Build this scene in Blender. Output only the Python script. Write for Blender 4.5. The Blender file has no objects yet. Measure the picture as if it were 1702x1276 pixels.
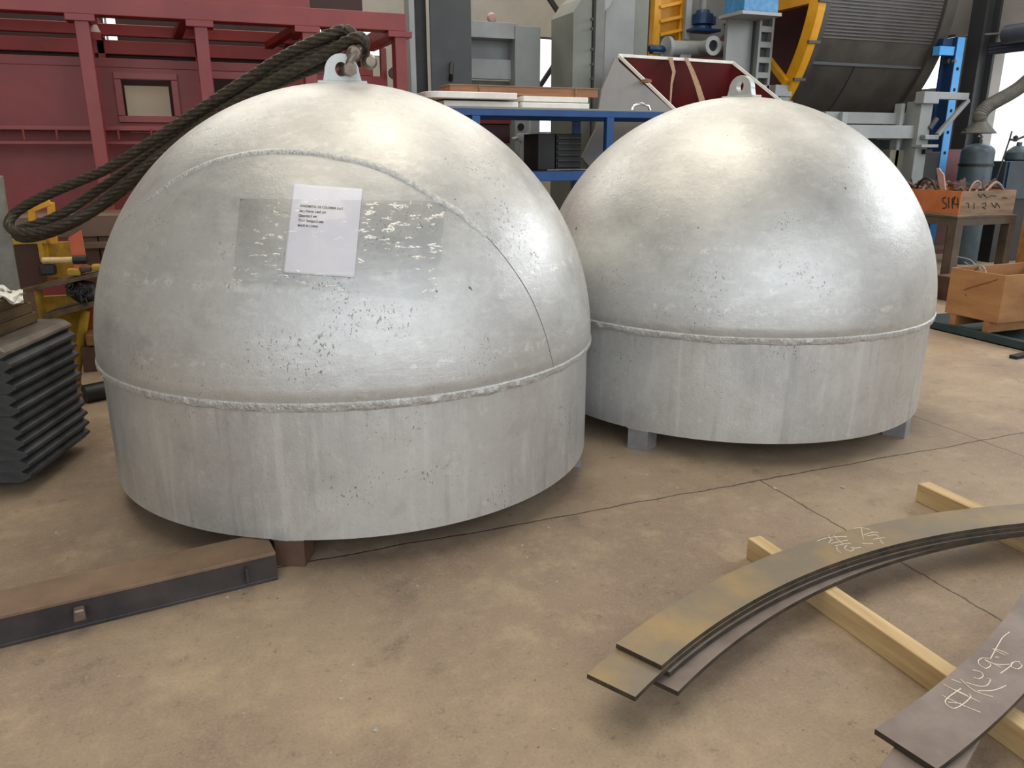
import bpy, bmesh, math, random
from mathutils import Vector, Matrix, noise
random.seed(7)
SC = bpy.context.scene
COL = SC.collection
R = math.radians
# ------------------------------------------------------------------ camera
# shop axes: X along the bays, Y into the hall, Z up
PT, AZ, CH, FP = R(16.61), R(21.5), 1.325, 1303.0
cd = bpy.data.cameras.new('camera'); cam = bpy.data.objects.new('camera', cd); COL.objects.link(cam)
cd.sensor_width = 36; cd.lens = 36*FP/1702; cd.clip_end = 200
cam.location = (0, 0, CH); cam.rotation_euler = (math.pi/2-PT, 0, -AZ)
SC.camera = cam
vs = SC.view_settings; vs.view_transform = 'Standard'; vs.look = 'None'; vs.gamma = 1; vs.use_curve_mapping = False
vs.exposure = -0.12
# ------------------------------------------------------------------ world + lights
w = bpy.data.worlds.new('sky'); SC.world = w; w.use_nodes = True
bg = w.node_tree.nodes['Background']; bg.inputs[0].default_value = (.88, .94, 1.0, 1); bg.inputs[1].default_value = 2.3
def area(name, loc, rot, sx, sy, power, col):
    l = bpy.data.lights.new(name, 'AREA'); l.shape = 'RECTANGLE'; l.size = sx; l.size_y = sy; l.energy = power; l.color = col
    o = bpy.data.objects.new(name, l); COL.objects.link(o); o.location = loc; o.rotation_euler = rot; return o
# roof skylights run across the bays
area('skylight', (-1.5, 3.2, 8.35), (0, 0, 0), 2.0, 9.5, 190, (1, .91, .76))
area('skylight', (2.5, 4.6, 8.35), (0, 0, 0), 2.8, 6.0, 265, (1, .91, .76))
area('clerestory', (2.2, 11.6, 7.2), (R(-52), 0, 0), 12.0, 2.2, 430, (1, .95, .87))
area('skylight', (8.0, 7.5, 8.35), (0, 0, 0), 2.0, 9.5, 220, (1, .92, .8))
# daylight through the high side window on the right; the open gate and the open hall end let in the sky
area('high_window_daylight', (9.55, 2.9, 4.2), (0, R(80), 0), 2.2, 5.6, 230, (.93, .96, 1))
# ------------------------------------------------------------------ pixel helpers: a pixel of the 1702x1276 frame as a ray
FW = Vector((math.sin(AZ)*math.cos(PT), math.cos(AZ)*math.cos(PT), -math.sin(PT)))
RT = Vector((math.cos(AZ), -math.sin(AZ), 0)); UP = RT.cross(FW); OO = Vector((0, 0, CH))
def ray(px, py): return FW + RT*((px-851)/FP) - UP*((py-638)/FP)
def onY(px, py, y): d = ray(px, py); return OO + d*(y/d.y)
def onX(px, py, x): d = ray(px, py); return OO + d*(x/d.x)
def onZ(px, py, z=0): d = ray(px, py); return OO + d*((z-CH)/d.z)
def onS(px, py, c, r):
    d = ray(px, py); oc = OO-c; a = d.dot(d); b = 2*d.dot(oc); q = oc.dot(oc)-r*r
    return OO + d*((-b-math.sqrt(max(0, b*b-4*a*q)))/(2*a))
# ------------------------------------------------------------------ materials
def lin(c):
    out = []
    for v in c:
        v = v/255; out.append(v/12.92 if v <= .04045 else ((v+.055)/1.055)**2.4)
    return (*out, 1)
MATS = {}
def mat(name, c1, c2=None, rough=.5, metal=0.0, scale=4, bump=.0, bscale=40, stretch=(1, 1, 1), detail=6, contrast=(.35, .65), spec=.5):
    if name in MATS: return MATS[name]
    m = bpy.data.materials.new(name); m.use_nodes = True; nt = m.node_tree; N = nt.nodes; Lk = nt.links
    b = N['Principled BSDF']; tc = N.new('ShaderNodeTexCoord'); mp = N.new('ShaderNodeMapping')
    Lk.new(tc.outputs['Object'], mp.inputs[0]); mp.inputs['Scale'].default_value = stretch
    n = N.new('ShaderNodeTexNoise'); n.inputs['Scale'].default_value = scale; n.inputs['Detail'].default_value = detail; n.inputs['Roughness'].default_value = .62
    Lk.new(mp.outputs[0], n.inputs['Vector'])
    cr = N.new('ShaderNodeValToRGB'); cr.color_ramp.elements[0].position = contrast[0]; cr.color_ramp.elements[1].position = contrast[1]
    cr.color_ramp.elements[0].color = lin(c1); cr.color_ramp.elements[1].color = lin(c2 or c1)
    Lk.new(n.outputs[0], cr.inputs[0]); Lk.new(cr.outputs[0], b.inputs['Base Color'])
    b.inputs['Roughness'].default_value = rough; b.inputs['Metallic'].default_value = metal; b.inputs['Specular IOR Level'].default_value = spec
    if bump:
        n2 = N.new('ShaderNodeTexNoise'); n2.inputs['Scale'].default_value = bscale; n2.inputs['Detail'].default_value = 5
        Lk.new(mp.outputs[0], n2.inputs['Vector'])
        bp = N.new('ShaderNodeBump'); bp.inputs['Strength'].default_value = bump; bp.inputs['Distance'].default_value = .01
        Lk.new(n2.outputs[0], bp.inputs['Height']); Lk.new(bp.outputs[0], b.inputs['Normal'])
    MATS[name] = m; return m

def mix(nt, fac, a, b, mode='MIX'):
    x = nt.nodes.new('ShaderNodeMix'); x.data_type = 'RGBA'; x.blend_type = mode
    if isinstance(fac, (int, float)): x.inputs[0].default_value = fac
    else: nt.links.new(fac, x.inputs[0])
    for i, v in ((6, a), (7, b)):
        if isinstance(v, tuple): x.inputs[i].default_value = v
        else: nt.links.new(v, x.inputs[i])
    return x.outputs[2]
def mth(nt, op, a, b=None, clamp=False):
    x = nt.nodes.new('ShaderNodeMath'); x.operation = op; x.use_clamp = clamp
    for i, v in ((0, a), (1, b)):
        if v is None: continue
        if isinstance(v, (int, float)): x.inputs[i].default_value = v
        else: nt.links.new(v, x.inputs[i])
    return x.outputs[0]
def nz(nt, vec, scale, detail=5, rough=.6, stretch=None, off=None):
    if stretch:
        mp = nt.nodes.new('ShaderNodeMapping'); nt.links.new(vec, mp.inputs[0]); mp.inputs['Scale'].default_value = stretch
        if off: mp.inputs['Location'].default_value = off
        vec = mp.outputs[0]
    n = nt.nodes.new('ShaderNodeTexNoise'); n.inputs['Scale'].default_value = scale; n.inputs['Detail'].default_value = detail; n.inputs['Roughness'].default_value = rough
    nt.links.new(vec, n.inputs['Vector']); return n.outputs[0]
def ss(nt, v, lo, hi, inv=False):
    x = nt.nodes.new('ShaderNodeMapRange'); x.interpolation_type = 'SMOOTHSTEP'
    nt.links.new(v, x.inputs[0]); x.inputs[1].default_value = lo; x.inputs[2].default_value = hi
    x.inputs[3].default_value = 1 if inv else 0; x.inputs[4].default_value = 0 if inv else 1
    return x.outputs[0]

def dome_mat(name, band=False, seed=0.0):
    """silver aluminium paint brushed over rough steel, with bald pitted patches"""
    m = bpy.data.materials.new(name); m.use_nodes = True; nt = m.node_tree; b = nt.nodes['Principled BSDF']
    tc = nt.nodes.new('ShaderNodeTexCoord'); vec = tc.outputs['Object']
    mp = nt.nodes.new('ShaderNodeMapping'); nt.links.new(vec, mp.inputs[0]); mp.inputs['Location'].default_value = (seed, seed*.7, 0); vec = mp.outputs[0]
    sep = nt.nodes.new('ShaderNodeSeparateXYZ'); nt.links.new(tc.outputs['Object'], sep.inputs[0]); z = sep.outputs[2]
    big = nz(nt, vec, 2.2, 4); med = nz(nt, vec, 9, 6); fine = nz(nt, vec, 140, 3)
    streak = nz(nt, vec, 16, 4, .6, (1, 1, .07)); stroke = nz(nt, vec, 12, 5, .65, (1, 1, .35) if band else (.8, .8, 2.2))
    col = mix(nt, ss(nt, big, .35, .65), lin((190, 190, 188)), lin((204, 204, 201)))
    col = mix(nt, mth(nt, 'MULTIPLY', ss(nt, stroke, .5, .62), .3), col, lin((220, 220, 217)))
    col = mix(nt, mth(nt, 'MULTIPLY', ss(nt, med, .3, .45, True), .22), col, lin((160, 161, 160)))
    grain = nz(nt, vec, 42, 6, .72)
    col = mix(nt, mth(nt, 'MULTIPLY', ss(nt, grain, .52, .66), .18), col, lin((226, 226, 222)))
    col = mix(nt, mth(nt, 'MULTIPLY', ss(nt, grain, .34, .46, True), .16), col, lin((146, 147, 147)))
    scr = ss(nt, nz(nt, vec, 5, 3, .5, (1.5, 9, 4), (2, 3, 5)), .64, .7)
    col = mix(nt, mth(nt, 'MULTIPLY', mth(nt, 'MULTIPLY', scr, ss(nt, grain, .42, .55)), .28), col, lin((232, 232, 228)))
    if band:
        col = mix(nt, mth(nt, 'MULTIPLY', ss(nt, streak, .56, .68), .4), col, lin((222, 222, 220)))
        col = mix(nt, mth(nt, 'MULTIPLY', ss(nt, streak, .32, .44, True), .25), col, lin((140, 142, 142)))
    # pitted patches with dark flecks
    patch = ss(nt, nz(nt, vec, 3.1, 5, .6, (1, 1, 1.7), (4, 2, 1)), .54, .63)
    fleck = ss(nt, nz(nt, vec, 120, 3, .6, (1, 1, .6)), .61, .66)
    pf = mth(nt, 'MULTIPLY', patch, fleck)
    col = mix(nt, mth(nt, 'MULTIPLY', pf, .6), col, lin((74, 72, 68)))
    spot = ss(nt, nz(nt, vec, 16, 2, .5), .765, .79)
    col = mix(nt, mth(nt, 'MULTIPLY', spot, .8), col, lin((60, 58, 55)))
    if not band:   # residue lines left around the dome by the forming dies
        wob = mth(nt, 'MULTIPLY', mth(nt, 'SUBTRACT', nz(nt, vec, 5, 4), .5), .05)
        zz = mth(nt, 'ADD', z, wob)
        for z0 in (.925, .685):
            d = mth(nt, 'ABSOLUTE', mth(nt, 'SUBTRACT', zz, z0))
            ln = mth(nt, 'MULTIPLY', ss(nt, d, .004, .02, True), ss(nt, nz(nt, vec, 26, 4), .5, .62))
            ln = mth(nt, 'MULTIPLY', ln, ss(nt, nz(nt, vec, 2.5, 2), .42, .56))
            col = mix(nt, mth(nt, 'MULTIPLY', ln, .6), col, lin((232, 232, 226)))
            col = mix(nt, mth(nt, 'MULTIPLY', mth(nt, 'MULTIPLY', ln, fleck), .8), col, lin((90, 88, 84)))
    nt.links.new(col, b.inputs['Base Color'])
    b.inputs['Metallic'].default_value = .6
    rg = nt.nodes.new('ShaderNodeMapRange'); nt.links.new(med, rg.inputs[0]); rg.inputs[1].default_value = .3; rg.inputs[2].default_value = .7
    rg.inputs[3].default_value = .40; rg.inputs[4].default_value = .50; nt.links.new(rg.outputs[0], b.inputs['Roughness'])
    hgt = mth(nt, 'ADD', mth(nt, 'MULTIPLY', fine, .25), mth(nt, 'ADD', mth(nt, 'MULTIPLY', med, .6), mth(nt, 'MULTIPLY', pf, -1.0)))
    hgt = mth(nt, 'ADD', hgt, mth(nt, 'ADD', mth(nt, 'MULTIPLY', stroke, .5), mth(nt, 'MULTIPLY', grain, .4)))
    bp = nt.nodes.new('ShaderNodeBump'); bp.inputs['Strength'].default_value = .35; bp.inputs['Distance'].default_value = .006
    nt.links.new(hgt, bp.inputs['Height']); nt.links.new(bp.outputs[0], b.inputs['Normal'])
    return m

def floor_mat():
    m = bpy.data.materials.new('worn_concrete'); m.use_nodes = True; nt = m.node_tree; b = nt.nodes['Principled BSDF']
    tc = nt.nodes.new('ShaderNodeTexCoord'); vec = tc.outputs['Object']
    big = nz(nt, vec, .8, 5, .6); med = nz(nt, vec, 3.5, 7, .68); sm = nz(nt, vec, 22, 6, .7); fine = nz(nt, vec, 120, 4, .7)
    col = mix(nt, ss(nt, big, .36, .64), lin((142, 122, 104)), lin((164, 144, 120)))
    col = mix(nt, mth(nt, 'MULTIPLY', ss(nt, med, .48, .68), .7), col, lin((178, 158, 130)))
    col = mix(nt, mth(nt, 'MULTIPLY', ss(nt, med, .28, .44, True), .55), col, lin((96, 82, 68)))
    col = mix(nt, mth(nt, 'MULTIPLY', ss(nt, nz(nt, vec, 1.7, 5, .65, (1, 1, 1), (3, 7, 0)), .54, .7), .45), col, lin((136, 112, 98)))
    col = mix(nt, mth(nt, 'MULTIPLY', ss(nt, sm, .5, .7), .28), col, lin((186, 166, 140)))
    col = mix(nt, mth(nt, 'MULTIPLY', ss(nt, sm, .3, .42, True), .45), col, lin((82, 70, 58)))
    col = mix(nt, mth(nt, 'MULTIPLY', ss(nt, fine, .52, .68), .45), col, lin((176, 160, 138)))
    col = mix(nt, mth(nt, 'MULTIPLY', ss(nt, fine, .32, .46, True), .35), col, lin((104, 88, 74)))
    spot = mth(nt, 'MULTIPLY', ss(nt, nz(nt, vec, 34, 3, .6, (1, 1, 1), (9, 1, 0)), .69, .73), ss(nt, big, .4, .6))
    col = mix(nt, mth(nt, 'MULTIPLY', spot, .8), col, lin((74, 60, 48)))
    sep = nt.nodes.new('ShaderNodeSeparateXYZ'); nt.links.new(vec, sep.inputs[0])
    wob = mth(nt, 'MULTIPLY', mth(nt, 'SUBTRACT', nz(nt, vec, 3, 6, .7), .5), .05)
    jl = None
    def line(coord, pos, wdt, lo=None, hi=None, other=None):
        nonlocal jl
        d = mth(nt, 'ABSOLUTE', mth(nt, 'SUBTRACT', mth(nt, 'ADD', coord, wob), pos))
        f = ss(nt, d, wdt*.5, wdt*1.4, True)
        if lo is not None: f = mth(nt, 'MULTIPLY', f, mth(nt, 'GREATER_THAN', other, lo))
        if hi is not None: f = mth(nt, 'MULTIPLY', f, mth(nt, 'LESS_THAN', other, hi))
        jl = f if jl is None else mth(nt, 'MAXIMUM', jl, f)
    X, Yc = sep.outputs[0], sep.outputs[1]
    line(Yc, 2.44, .0042); line(Yc, 6.6, .004); line(Yc, -1.8, .004)
    line(X, 2.075, .0034, None, 2.44, Yc); line(X, 3.36, .003, 2.0, 6.6, Yc); line(X, -2.9, .004)
    col = mix(nt, mth(nt, 'MULTIPLY', jl, .8), col, lin((58, 46, 38)))
    nt.links.new(col, b.inputs['Base Color'])
    rg = nt.nodes.new('ShaderNodeMapRange'); nt.links.new(med, rg.inputs[0]); rg.inputs[3].default_value = .5; rg.inputs[4].default_value = .85; nt.links.new(rg.outputs[0], b.inputs['Roughness'])
    h = mth(nt, 'ADD', mth(nt, 'MULTIPLY', sm, .5), mth(nt, 'ADD', mth(nt, 'MULTIPLY', fine, .25), mth(nt, 'MULTIPLY', jl, -1.2)))
    bp = nt.nodes.new('ShaderNodeBump'); bp.inputs['Strength'].default_value = .45; bp.inputs['Distance'].default_value = .008
    nt.links.new(h, bp.inputs['Height']); nt.links.new(bp.outputs[0], b.inputs['Normal'])
    return m

M_FLOOR = floor_mat()
M_WALL = mat('painted_wall', (176, 172, 164), (190, 186, 178), .8, scale=2, bump=.1)
M_WALLR = mat('painted_wall_right', (160, 156, 152), (184, 180, 174), .8, scale=1.2, bump=.1)
M_CEIL = mat('roof_sheet', (150, 152, 150), (165, 166, 162), .7)
M_RED = mat('red_paint', (122, 42, 42), (138, 54, 52), .42, scale=2.2, bump=.05)
M_REDD = mat('deeper_red', (112, 28, 24), (130, 38, 34), .45, scale=2.5, bump=.05)  # deeper red for panels, braces and set-back members
M_HRED = mat('hopper_red', (70, 6, 10), (92, 12, 15), .35, scale=3)
M_BLUE = mat('blue_paint', (16, 66, 124), (24, 78, 140), .4, scale=5)
M_BLUED = mat('deep_blue_paint', (18, 48, 84), (24, 58, 98), .4)
M_LBLUE = mat('light_blue_paint', (74, 160, 232), (92, 172, 238), .4)
M_YEL = mat('yellow_paint', (206, 144, 18), (220, 160, 32), .45, scale=6)
M_YELD = mat('worn_yellow_paint', (150, 112, 18), (196, 156, 40), .55, scale=14)
M_GREY = mat('grey_machine_paint', (124, 128, 128), (140, 144, 143), .45, scale=2)
M_GREYG = mat('grey_green_paint', (108, 112, 104), (124, 127, 119), .5, scale=2)
M_LGREY = mat('light_grey_paint', (138, 142, 144), (154, 158, 158), .45, scale=3)
M_DGREY = mat('dark_column_paint', (54, 56, 59), (66, 68, 71), .6, scale=2)
M_BLACK = mat('black_steel', (24, 24, 24), (38, 37, 35), .5, scale=8)
M_DRUM = mat('drum_rubber', (66, 62, 58), (84, 80, 75), .5, metal=.3, scale=3, stretch=(1, 1, 1))
M_SLAB = mat('mill_scale_steel', (56, 59, 61), (86, 90, 92), .42, metal=.5, scale=7, bump=.1)
M_SLABT = mat('mill_scale_top', (92, 84, 76), (124, 118, 110), .5, metal=.4, scale=5, bump=.1)
M_BROWN = mat('rusty_brown_steel', (72, 50, 40), (104, 78, 62), .6, scale=5, bump=.1)
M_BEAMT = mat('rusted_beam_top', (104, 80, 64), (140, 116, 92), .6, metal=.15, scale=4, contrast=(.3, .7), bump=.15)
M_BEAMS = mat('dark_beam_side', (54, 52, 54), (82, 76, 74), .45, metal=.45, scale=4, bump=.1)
M_CURVE = mat('rusting_plate', (124, 112, 94), (158, 132, 88), .5, metal=.12, scale=5, contrast=(.42, .72), bump=.1)
M_CURVE2 = mat('purple_grey_plate', (116, 102, 94), (142, 128, 120), .55, metal=.12, scale=6, bump=.1)
M_CUT = mat('plate_cut_edge', (48, 50, 46), (84, 74, 62), .5, metal=.4, scale=20)
M_PINE = mat('pine_timber', (190, 158, 112), (214, 188, 142), .7, scale=5, stretch=(6, .5, 6), bump=.1)
M_DWOOD = mat('dark_wood', (84, 68, 48), (112, 92, 64), .75, scale=6, stretch=(4, .6, 4), bump=.15)
M_PLY = mat('plywood', (140, 96, 58), (176, 130, 84), .7, scale=3, stretch=(1, .6, 2.5), contrast=(.3, .7), bump=.1)
M_PLYO = mat('orange_ply', (168, 92, 48), (190, 112, 64), .7, scale=4)
M_GWOOD = mat('weathered_wood', (112, 92, 72), (146, 122, 98), .8, scale=5, stretch=(.6, 1, 4), bump=.1)
M_PLANK = mat('packing_wood', (132, 88, 62), (156, 108, 78), .7, scale=5, stretch=(.5, 1, 4))
M_WHITE = mat('white_foam', (226, 224, 216), (240, 238, 232), .7, scale=8)
M_PAPER = mat('white_paper', (226, 224, 232), (236, 234, 238), .6, scale=8, bump=.25, bscale=14)
M_INK = mat('printed_ink', (38, 38, 42), rough=.6)
M_CHALK = mat('white_chalk', (226, 206, 188), (240, 226, 212), .9, scale=90)
M_ROPE = mat('oiled_wire_rope', (48, 42, 34), (76, 68, 55), .5, metal=.35, scale=60)
M_SHK = mat('worn_shackle_steel', (104, 90, 80), (140, 128, 116), .38, metal=.6, scale=12, bump=.1)
M_LUG = mat('lug_silver_paint', (184, 188, 188), (204, 206, 204), .45, metal=.4, scale=12)
M_ALU = mat('silver_paint_foot', (150, 152, 156), (172, 174, 178), .42, metal=.5, scale=9)
M_WELD = mat('weld_bead_paint', (172, 172, 170), (214, 214, 211), .42, metal=.4, scale=70, bump=.6, bscale=120, contrast=(.3, .7))
M_TEAL = mat('dark_teal_steel', (32, 50, 54), (44, 64, 66), .5, scale=6)
M_BEIGE = mat('beige_sheet', (206, 194, 168), (220, 208, 184), .7, scale=2)
M_CLOTHG = mat('grey_hose_fabric', (82, 80, 76), (100, 98, 92), .75, scale=14)
M_CYL = mat('gas_cylinder_paint', (58, 74, 82), (74, 88, 94), .4, scale=5)
M_SCRAP = mat('scrap_steel', (88, 62, 56), (122, 96, 84), .6, metal=.2, scale=14, bump=.2)
M_SCRAPL = mat('pale_scrap_steel', (138, 118, 106), (160, 142, 128), .55, metal=.3, scale=14)
M_STRIP = mat('bright_steel_strip', (118, 124, 126), (150, 156, 158), .4, metal=.6, scale=8)
M_ORNG = mat('orange_paint', (196, 92, 56), (206, 106, 66), .5, scale=8)
M_STRAP = mat('webbing_strap', (136, 108, 88), (156, 128, 104), .8, scale=30)
M_OLIVE = mat('olive_board', (120, 118, 100), (136, 134, 114), .7, scale=3)
M_ORN = mat('maroon_sheet', (116, 70, 72), (130, 84, 84), .6, scale=3)
M_OUT = mat('outside_render', (225, 222, 214), (235, 232, 226), .8)
M_HOLE = mat('shadowed_black', (12, 12, 12), rough=.8)

# ------------------------------------------------------------------ mesh builder
class MB:
    def __init__(s): s.bm = bmesh.new()
    def box(s, x0, x1, y0, y1, z0, z1):
        v = [s.bm.verts.new(p) for p in ((x0,y0,z0),(x1,y0,z0),(x1,y1,z0),(x0,y1,z0),(x0,y0,z1),(x1,y0,z1),(x1,y1,z1),(x0,y1,z1))]
        for f in ((0,3,2,1),(4,5,6,7),(0,1,5,4),(1,2,6,5),(2,3,7,6),(3,0,4,7)): s.bm.faces.new([v[i] for i in f])
        return s
    def hexa(s, a, b):   # two matching quads (lists of 4 points)
        v = [s.bm.verts.new(p) for p in list(a)+list(b)]
        for f in ((0,3,2,1),(4,5,6,7),(0,1,5,4),(1,2,6,5),(2,3,7,6),(3,0,4,7)): s.bm.faces.new([v[i] for i in f])
        return s
    def prism(s, pts, vec):
        vec = Vector(vec); a = [s.bm.verts.new(p) for p in pts]; b = [s.bm.verts.new(Vector(p)+vec) for p in pts]
        n = len(pts); s.bm.faces.new(a[::-1]); s.bm.faces.new(b)
        for i in range(n): s.bm.faces.new((a[i], a[(i+1) % n], b[(i+1) % n], b[i]))
        return s
    def ringprism(s, outer, inner, vec):
        vec = Vector(vec); n = len(outer); V = []
        for L_ in (outer, inner):
            for o in (Vector((0, 0, 0)), vec): V.append([s.bm.verts.new(Vector(p)+o) for p in L_])
        for i in range(n):
            j = (i+1) % n
            s.bm.faces.new((V[0][j], V[0][i], V[2][i], V[2][j])); s.bm.faces.new((V[1][i], V[1][j], V[3][j], V[3][i]))
            s.bm.faces.new((V[0][i], V[0][j], V[1][j], V[1][i])); s.bm.faces.new((V[2][j], V[2][i], V[3][i], V[3][j]))
        return s
    def tube(s, pts, r, n=12, caps=True, rfun=None, twist=0.0, ref=None):
        pts = [Vector(p) for p in pts]; rings = []; t0 = None; acc = 0
        up = Vector(ref) if ref else Vector((0, 0, 1))
        for i, p in enumerate(pts):
            t = (pts[min(i+1, len(pts)-1)]-pts[max(i-1, 0)]).normalized()
            if i == 0:
                if abs(t.dot(up)) > .95: up = Vector((1, 0, 0))
                nrm = (up-t*up.dot(t)).normalized()
            else:
                nrm = (nrm-t*nrm.dot(t)).normalized(); acc += (p-pts[i-1]).length
            bn = t.cross(nrm); rr = r[i] if isinstance(r, (list, tuple)) else r; ring = []
            for k in range(n):
                a = 2*math.pi*k/n; q = rr*(rfun(a-twist*acc) if rfun else 1)
                ring.append(s.bm.verts.new(p+nrm*math.cos(a)*q+bn*math.sin(a)*q))
            rings.append(ring)
        for i in range(len(rings)-1):
            for k in range(n): s.bm.faces.new((rings[i][k], rings[i][(k+1) % n], rings[i+1][(k+1) % n], rings[i+1][k]))
        if caps: s.bm.faces.new(rings[0][::-1]); s.bm.faces.new(rings[-1])
        return s
    def bar(s, a, b, w_, h_):   # rectangular bar between two points
        a = Vector(a); b = Vector(b); t = (b-a).normalized(); up = Vector((0, 0, 1))
        if abs(t.z) > .97: up = Vector((0, 1, 0))
        sd = t.cross(up).normalized(); u = sd.cross(t)
        q = lambda c: [c+sd*x*w_/2+u*y*h_/2 for x, y in ((-1,-1),(1,-1),(1,1),(-1,1))]
        return s.hexa(q(a), q(b))
    def lathe(s, prof, c=(0, 0), n=48, axis='z', zfun=None):
        rings = []
        for r, z in prof:
            ring = []
            for k in range(n):
                a = 2*math.pi*k/n; rr = r; zz = z
                if zfun: rr, zz = zfun(r, z, a)
                p = (c[0]+rr*math.cos(a), c[1]+rr*math.sin(a), zz) if axis == 'z' else \
                    ((zz, c[0]+rr*math.cos(a), c[1]+rr*math.sin(a)) if axis == 'x' else (c[0]+rr*math.cos(a), zz, c[1]+rr*math.sin(a)))
                ring.append(s.bm.verts.new(p))
            rings.append(ring)
        for i in range(len(rings)-1):
            for k in range(n): s.bm.faces.new((rings[i][k], rings[i][(k+1) % n], rings[i+1][(k+1) % n], rings[i+1][k]))
        if prof[0][0] < 1e-4: bmesh.ops.remove_doubles(s.bm, verts=rings[0], dist=1e-3)
        else: s.bm.faces.new(rings[0][::-1])
        if prof[-1][0] < 1e-4: bmesh.ops.remove_doubles(s.bm, verts=rings[-1], dist=1e-3)
        else: s.bm.faces.new(rings[-1])
        return s
    def build(s, name, m, parent=None, bev=0, smooth=False, extra=None):
        bmesh.ops.recalc_face_normals(s.bm, faces=s.bm.faces)
        me = bpy.data.meshes.new(name); s.bm.to_mesh(me); s.bm.free(); me.materials.append(m)
        for e in (extra or []): me.materials.append(e)
        if smooth:
            for p in me.polygons: p.use_smooth = True
        o = bpy.data.objects.new(name, me); COL.objects.link(o)
        if parent is not None:
            o.parent = parent
            if parent.type == 'EMPTY': o.matrix_parent_inverse = Matrix.Translation(-Vector(parent.location))
        if bev:
            b = o.modifiers.new('edge', 'BEVEL'); b.width = bev; b.segments = 2; b.limit_method = 'ANGLE'; b.angle_limit = R(40)
        if smooth:
            me.set_sharp_from_angle(angle=R(38))
        return o
def B(*a): return MB().box(*a)
def thing(name, loc, label, cat, group=None):
    o = bpy.data.objects.new(name, None); COL.objects.link(o); o.location = loc; o.empty_display_size = .1
    o['label'] = label; o['category'] = cat
    if group: o['group'] = group
    return o
def tag(o, label, cat, group=None, kind=None):
    o['label'] = label; o['category'] = cat
    if group: o['group'] = group
    if kind: o['kind'] = kind
    return o
def struct(o): o['kind'] = 'structure'; return o
def copy_tree(o, parent=None):
    c = o.copy(); COL.objects.link(c); c.parent = parent
    for ch in list(o.children): copy_tree(ch, c)
    return c
def fb(mb, x0, y0, x1, y1, Y, dep):
    """box whose front face covers the pixel rectangle at depth Y, going back dep"""
    xm, ym = (x0+x1)/2, (y0+y1)/2
    a, b_ = onY(x0, ym, Y).x, onY(x1, ym, Y).x; t, u = onY(xm, y0, Y).z, onY(xm, y1, Y).z
    return mb.box(a, b_, Y, Y+dep, u, t)
def F(x0, y0, x1, y1, Y, dep): return fb(MB(), x0, y0, x1, y1, Y, dep)

# ================================================================== THE HALL
XL, XR, YF, YB, ZT = -9.0, 9.6, -7.0, 13.0, 8.5
struct(B(XL-.2, 22, YF-6, YB+.2, -.15, 0).build('floor', M_FLOOR))
struct(B(XL-.2, XR+.2, YF, YB+.2, ZT, ZT+.12).build('ceiling', M_CEIL))
def wall_holes(ax, p0, p1, a0, a1, z0, z1, holes):
    mb = MB(); As = sorted({a0, a1, *[h for q in holes for h in q[:2]]}); Zs = sorted({z0, z1, *[h for q in holes for h in q[2:]]})
    for i in range(len(As)-1):
        for j in range(len(Zs)-1):
            ca, cz = (As[i]+As[i+1])/2, (Zs[j]+Zs[j+1])/2
            if any(h[0] < ca < h[1] and h[2] < cz < h[3] for h in holes): continue
            if ax == 'y': mb.box(As[i], As[i+1], p0, p1, Zs[j], Zs[j+1])
            else: mb.box(p0, p1, As[i], As[i+1], Zs[j], Zs[j+1])
    bmesh.ops.remove_doubles(mb.bm, verts=mb.bm.verts, dist=1e-5); return mb
def hy(x0, y0, x1, y1): a = onY(x0, (y0+y1)/2, YB); b_ = onY(x1, (y0+y1)/2, YB); return (a.x, b_.x, onY((x0+x1)/2, y1, YB).z, onY((x0+x1)/2, y0, YB).z)
H1 = hy(470, 36, 640, 92); H2 = hy(150, 14, 200, 70); H3 = hy(896, 62, 950, 222)
struct(wall_holes('y', YB, YB+.2, XL-.2, XR+.2, 0, ZT, [H1, H2, H3]).build('wall_back', M_WALL))
gate = (3.4, onX(1652, 60, XR).y, 0, onX(1652, 64, XR).z)
win = (onX(1580, 110, XR).y, onX(1500, 110, XR).y, onX(1550, 150, XR).z, onX(1550, 62, XR).z)
hwin = (.1, 5.7, 3.1, 5.3)
struct(wall_holes('x', XR, XR+.25, YF, YB, 0, ZT, [gate, win, hwin]).build('wall_right', M_WALLR))
struct(B(XL-.2, XL, YF, YB, 0, ZT).build('wall_left', M_WALL))
def window_bars(name, h, ax):
    mb = MB(); t = .03
    if ax == 'y':
        x0, x1, z0, z1 = h
        for (a, b_, c, d) in ((x0, x0+t, z0, z1), (x1-t, x1, z0, z1), ((x0+x1)/2-t/2, (x0+x1)/2+t/2, z0, z1), (x0, x1, z0, z0+t), (x0, x1, z1-t, z1)): mb.box(a, b_, YB+.05, YB+.1, c, d)
    else:
        y0, y1, z0, z1 = h
        for (a, b_, c, d) in ((y0, y0+t, z0, z1), (y1-t, y1, z0, z1), (y0, y1, z0, z0+t), (y0, y1, z1-t, z1)): mb.box(XR+.05, XR+.1, a, b_, c, d)
    struct(mb.build(name, M_LGREY))
window_bars('window_1', H1, 'y'); window_bars('window_2', H2, 'y'); window_bars('window_3', H3, 'y'); window_bars('window_4', win, 'x'); window_bars('window_5', hwin, 'x')
# building across the yard, seen through the gate
bo = thing('yard_building', (19, 7, 0), 'pale building across the yard, seen bright through the open gate', 'building')
B(19, 22, 1, 16, 0, 7).build('facade', M_OUT, bo)
for y0 in (5.4, 8.2, 11.0):
    B(18.95, 19.02, y0, y0+1.3, 1.2, 3.0).build('window_pane', mat('pale_glass', (176, 196, 200), rough=.2), bo)

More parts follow.
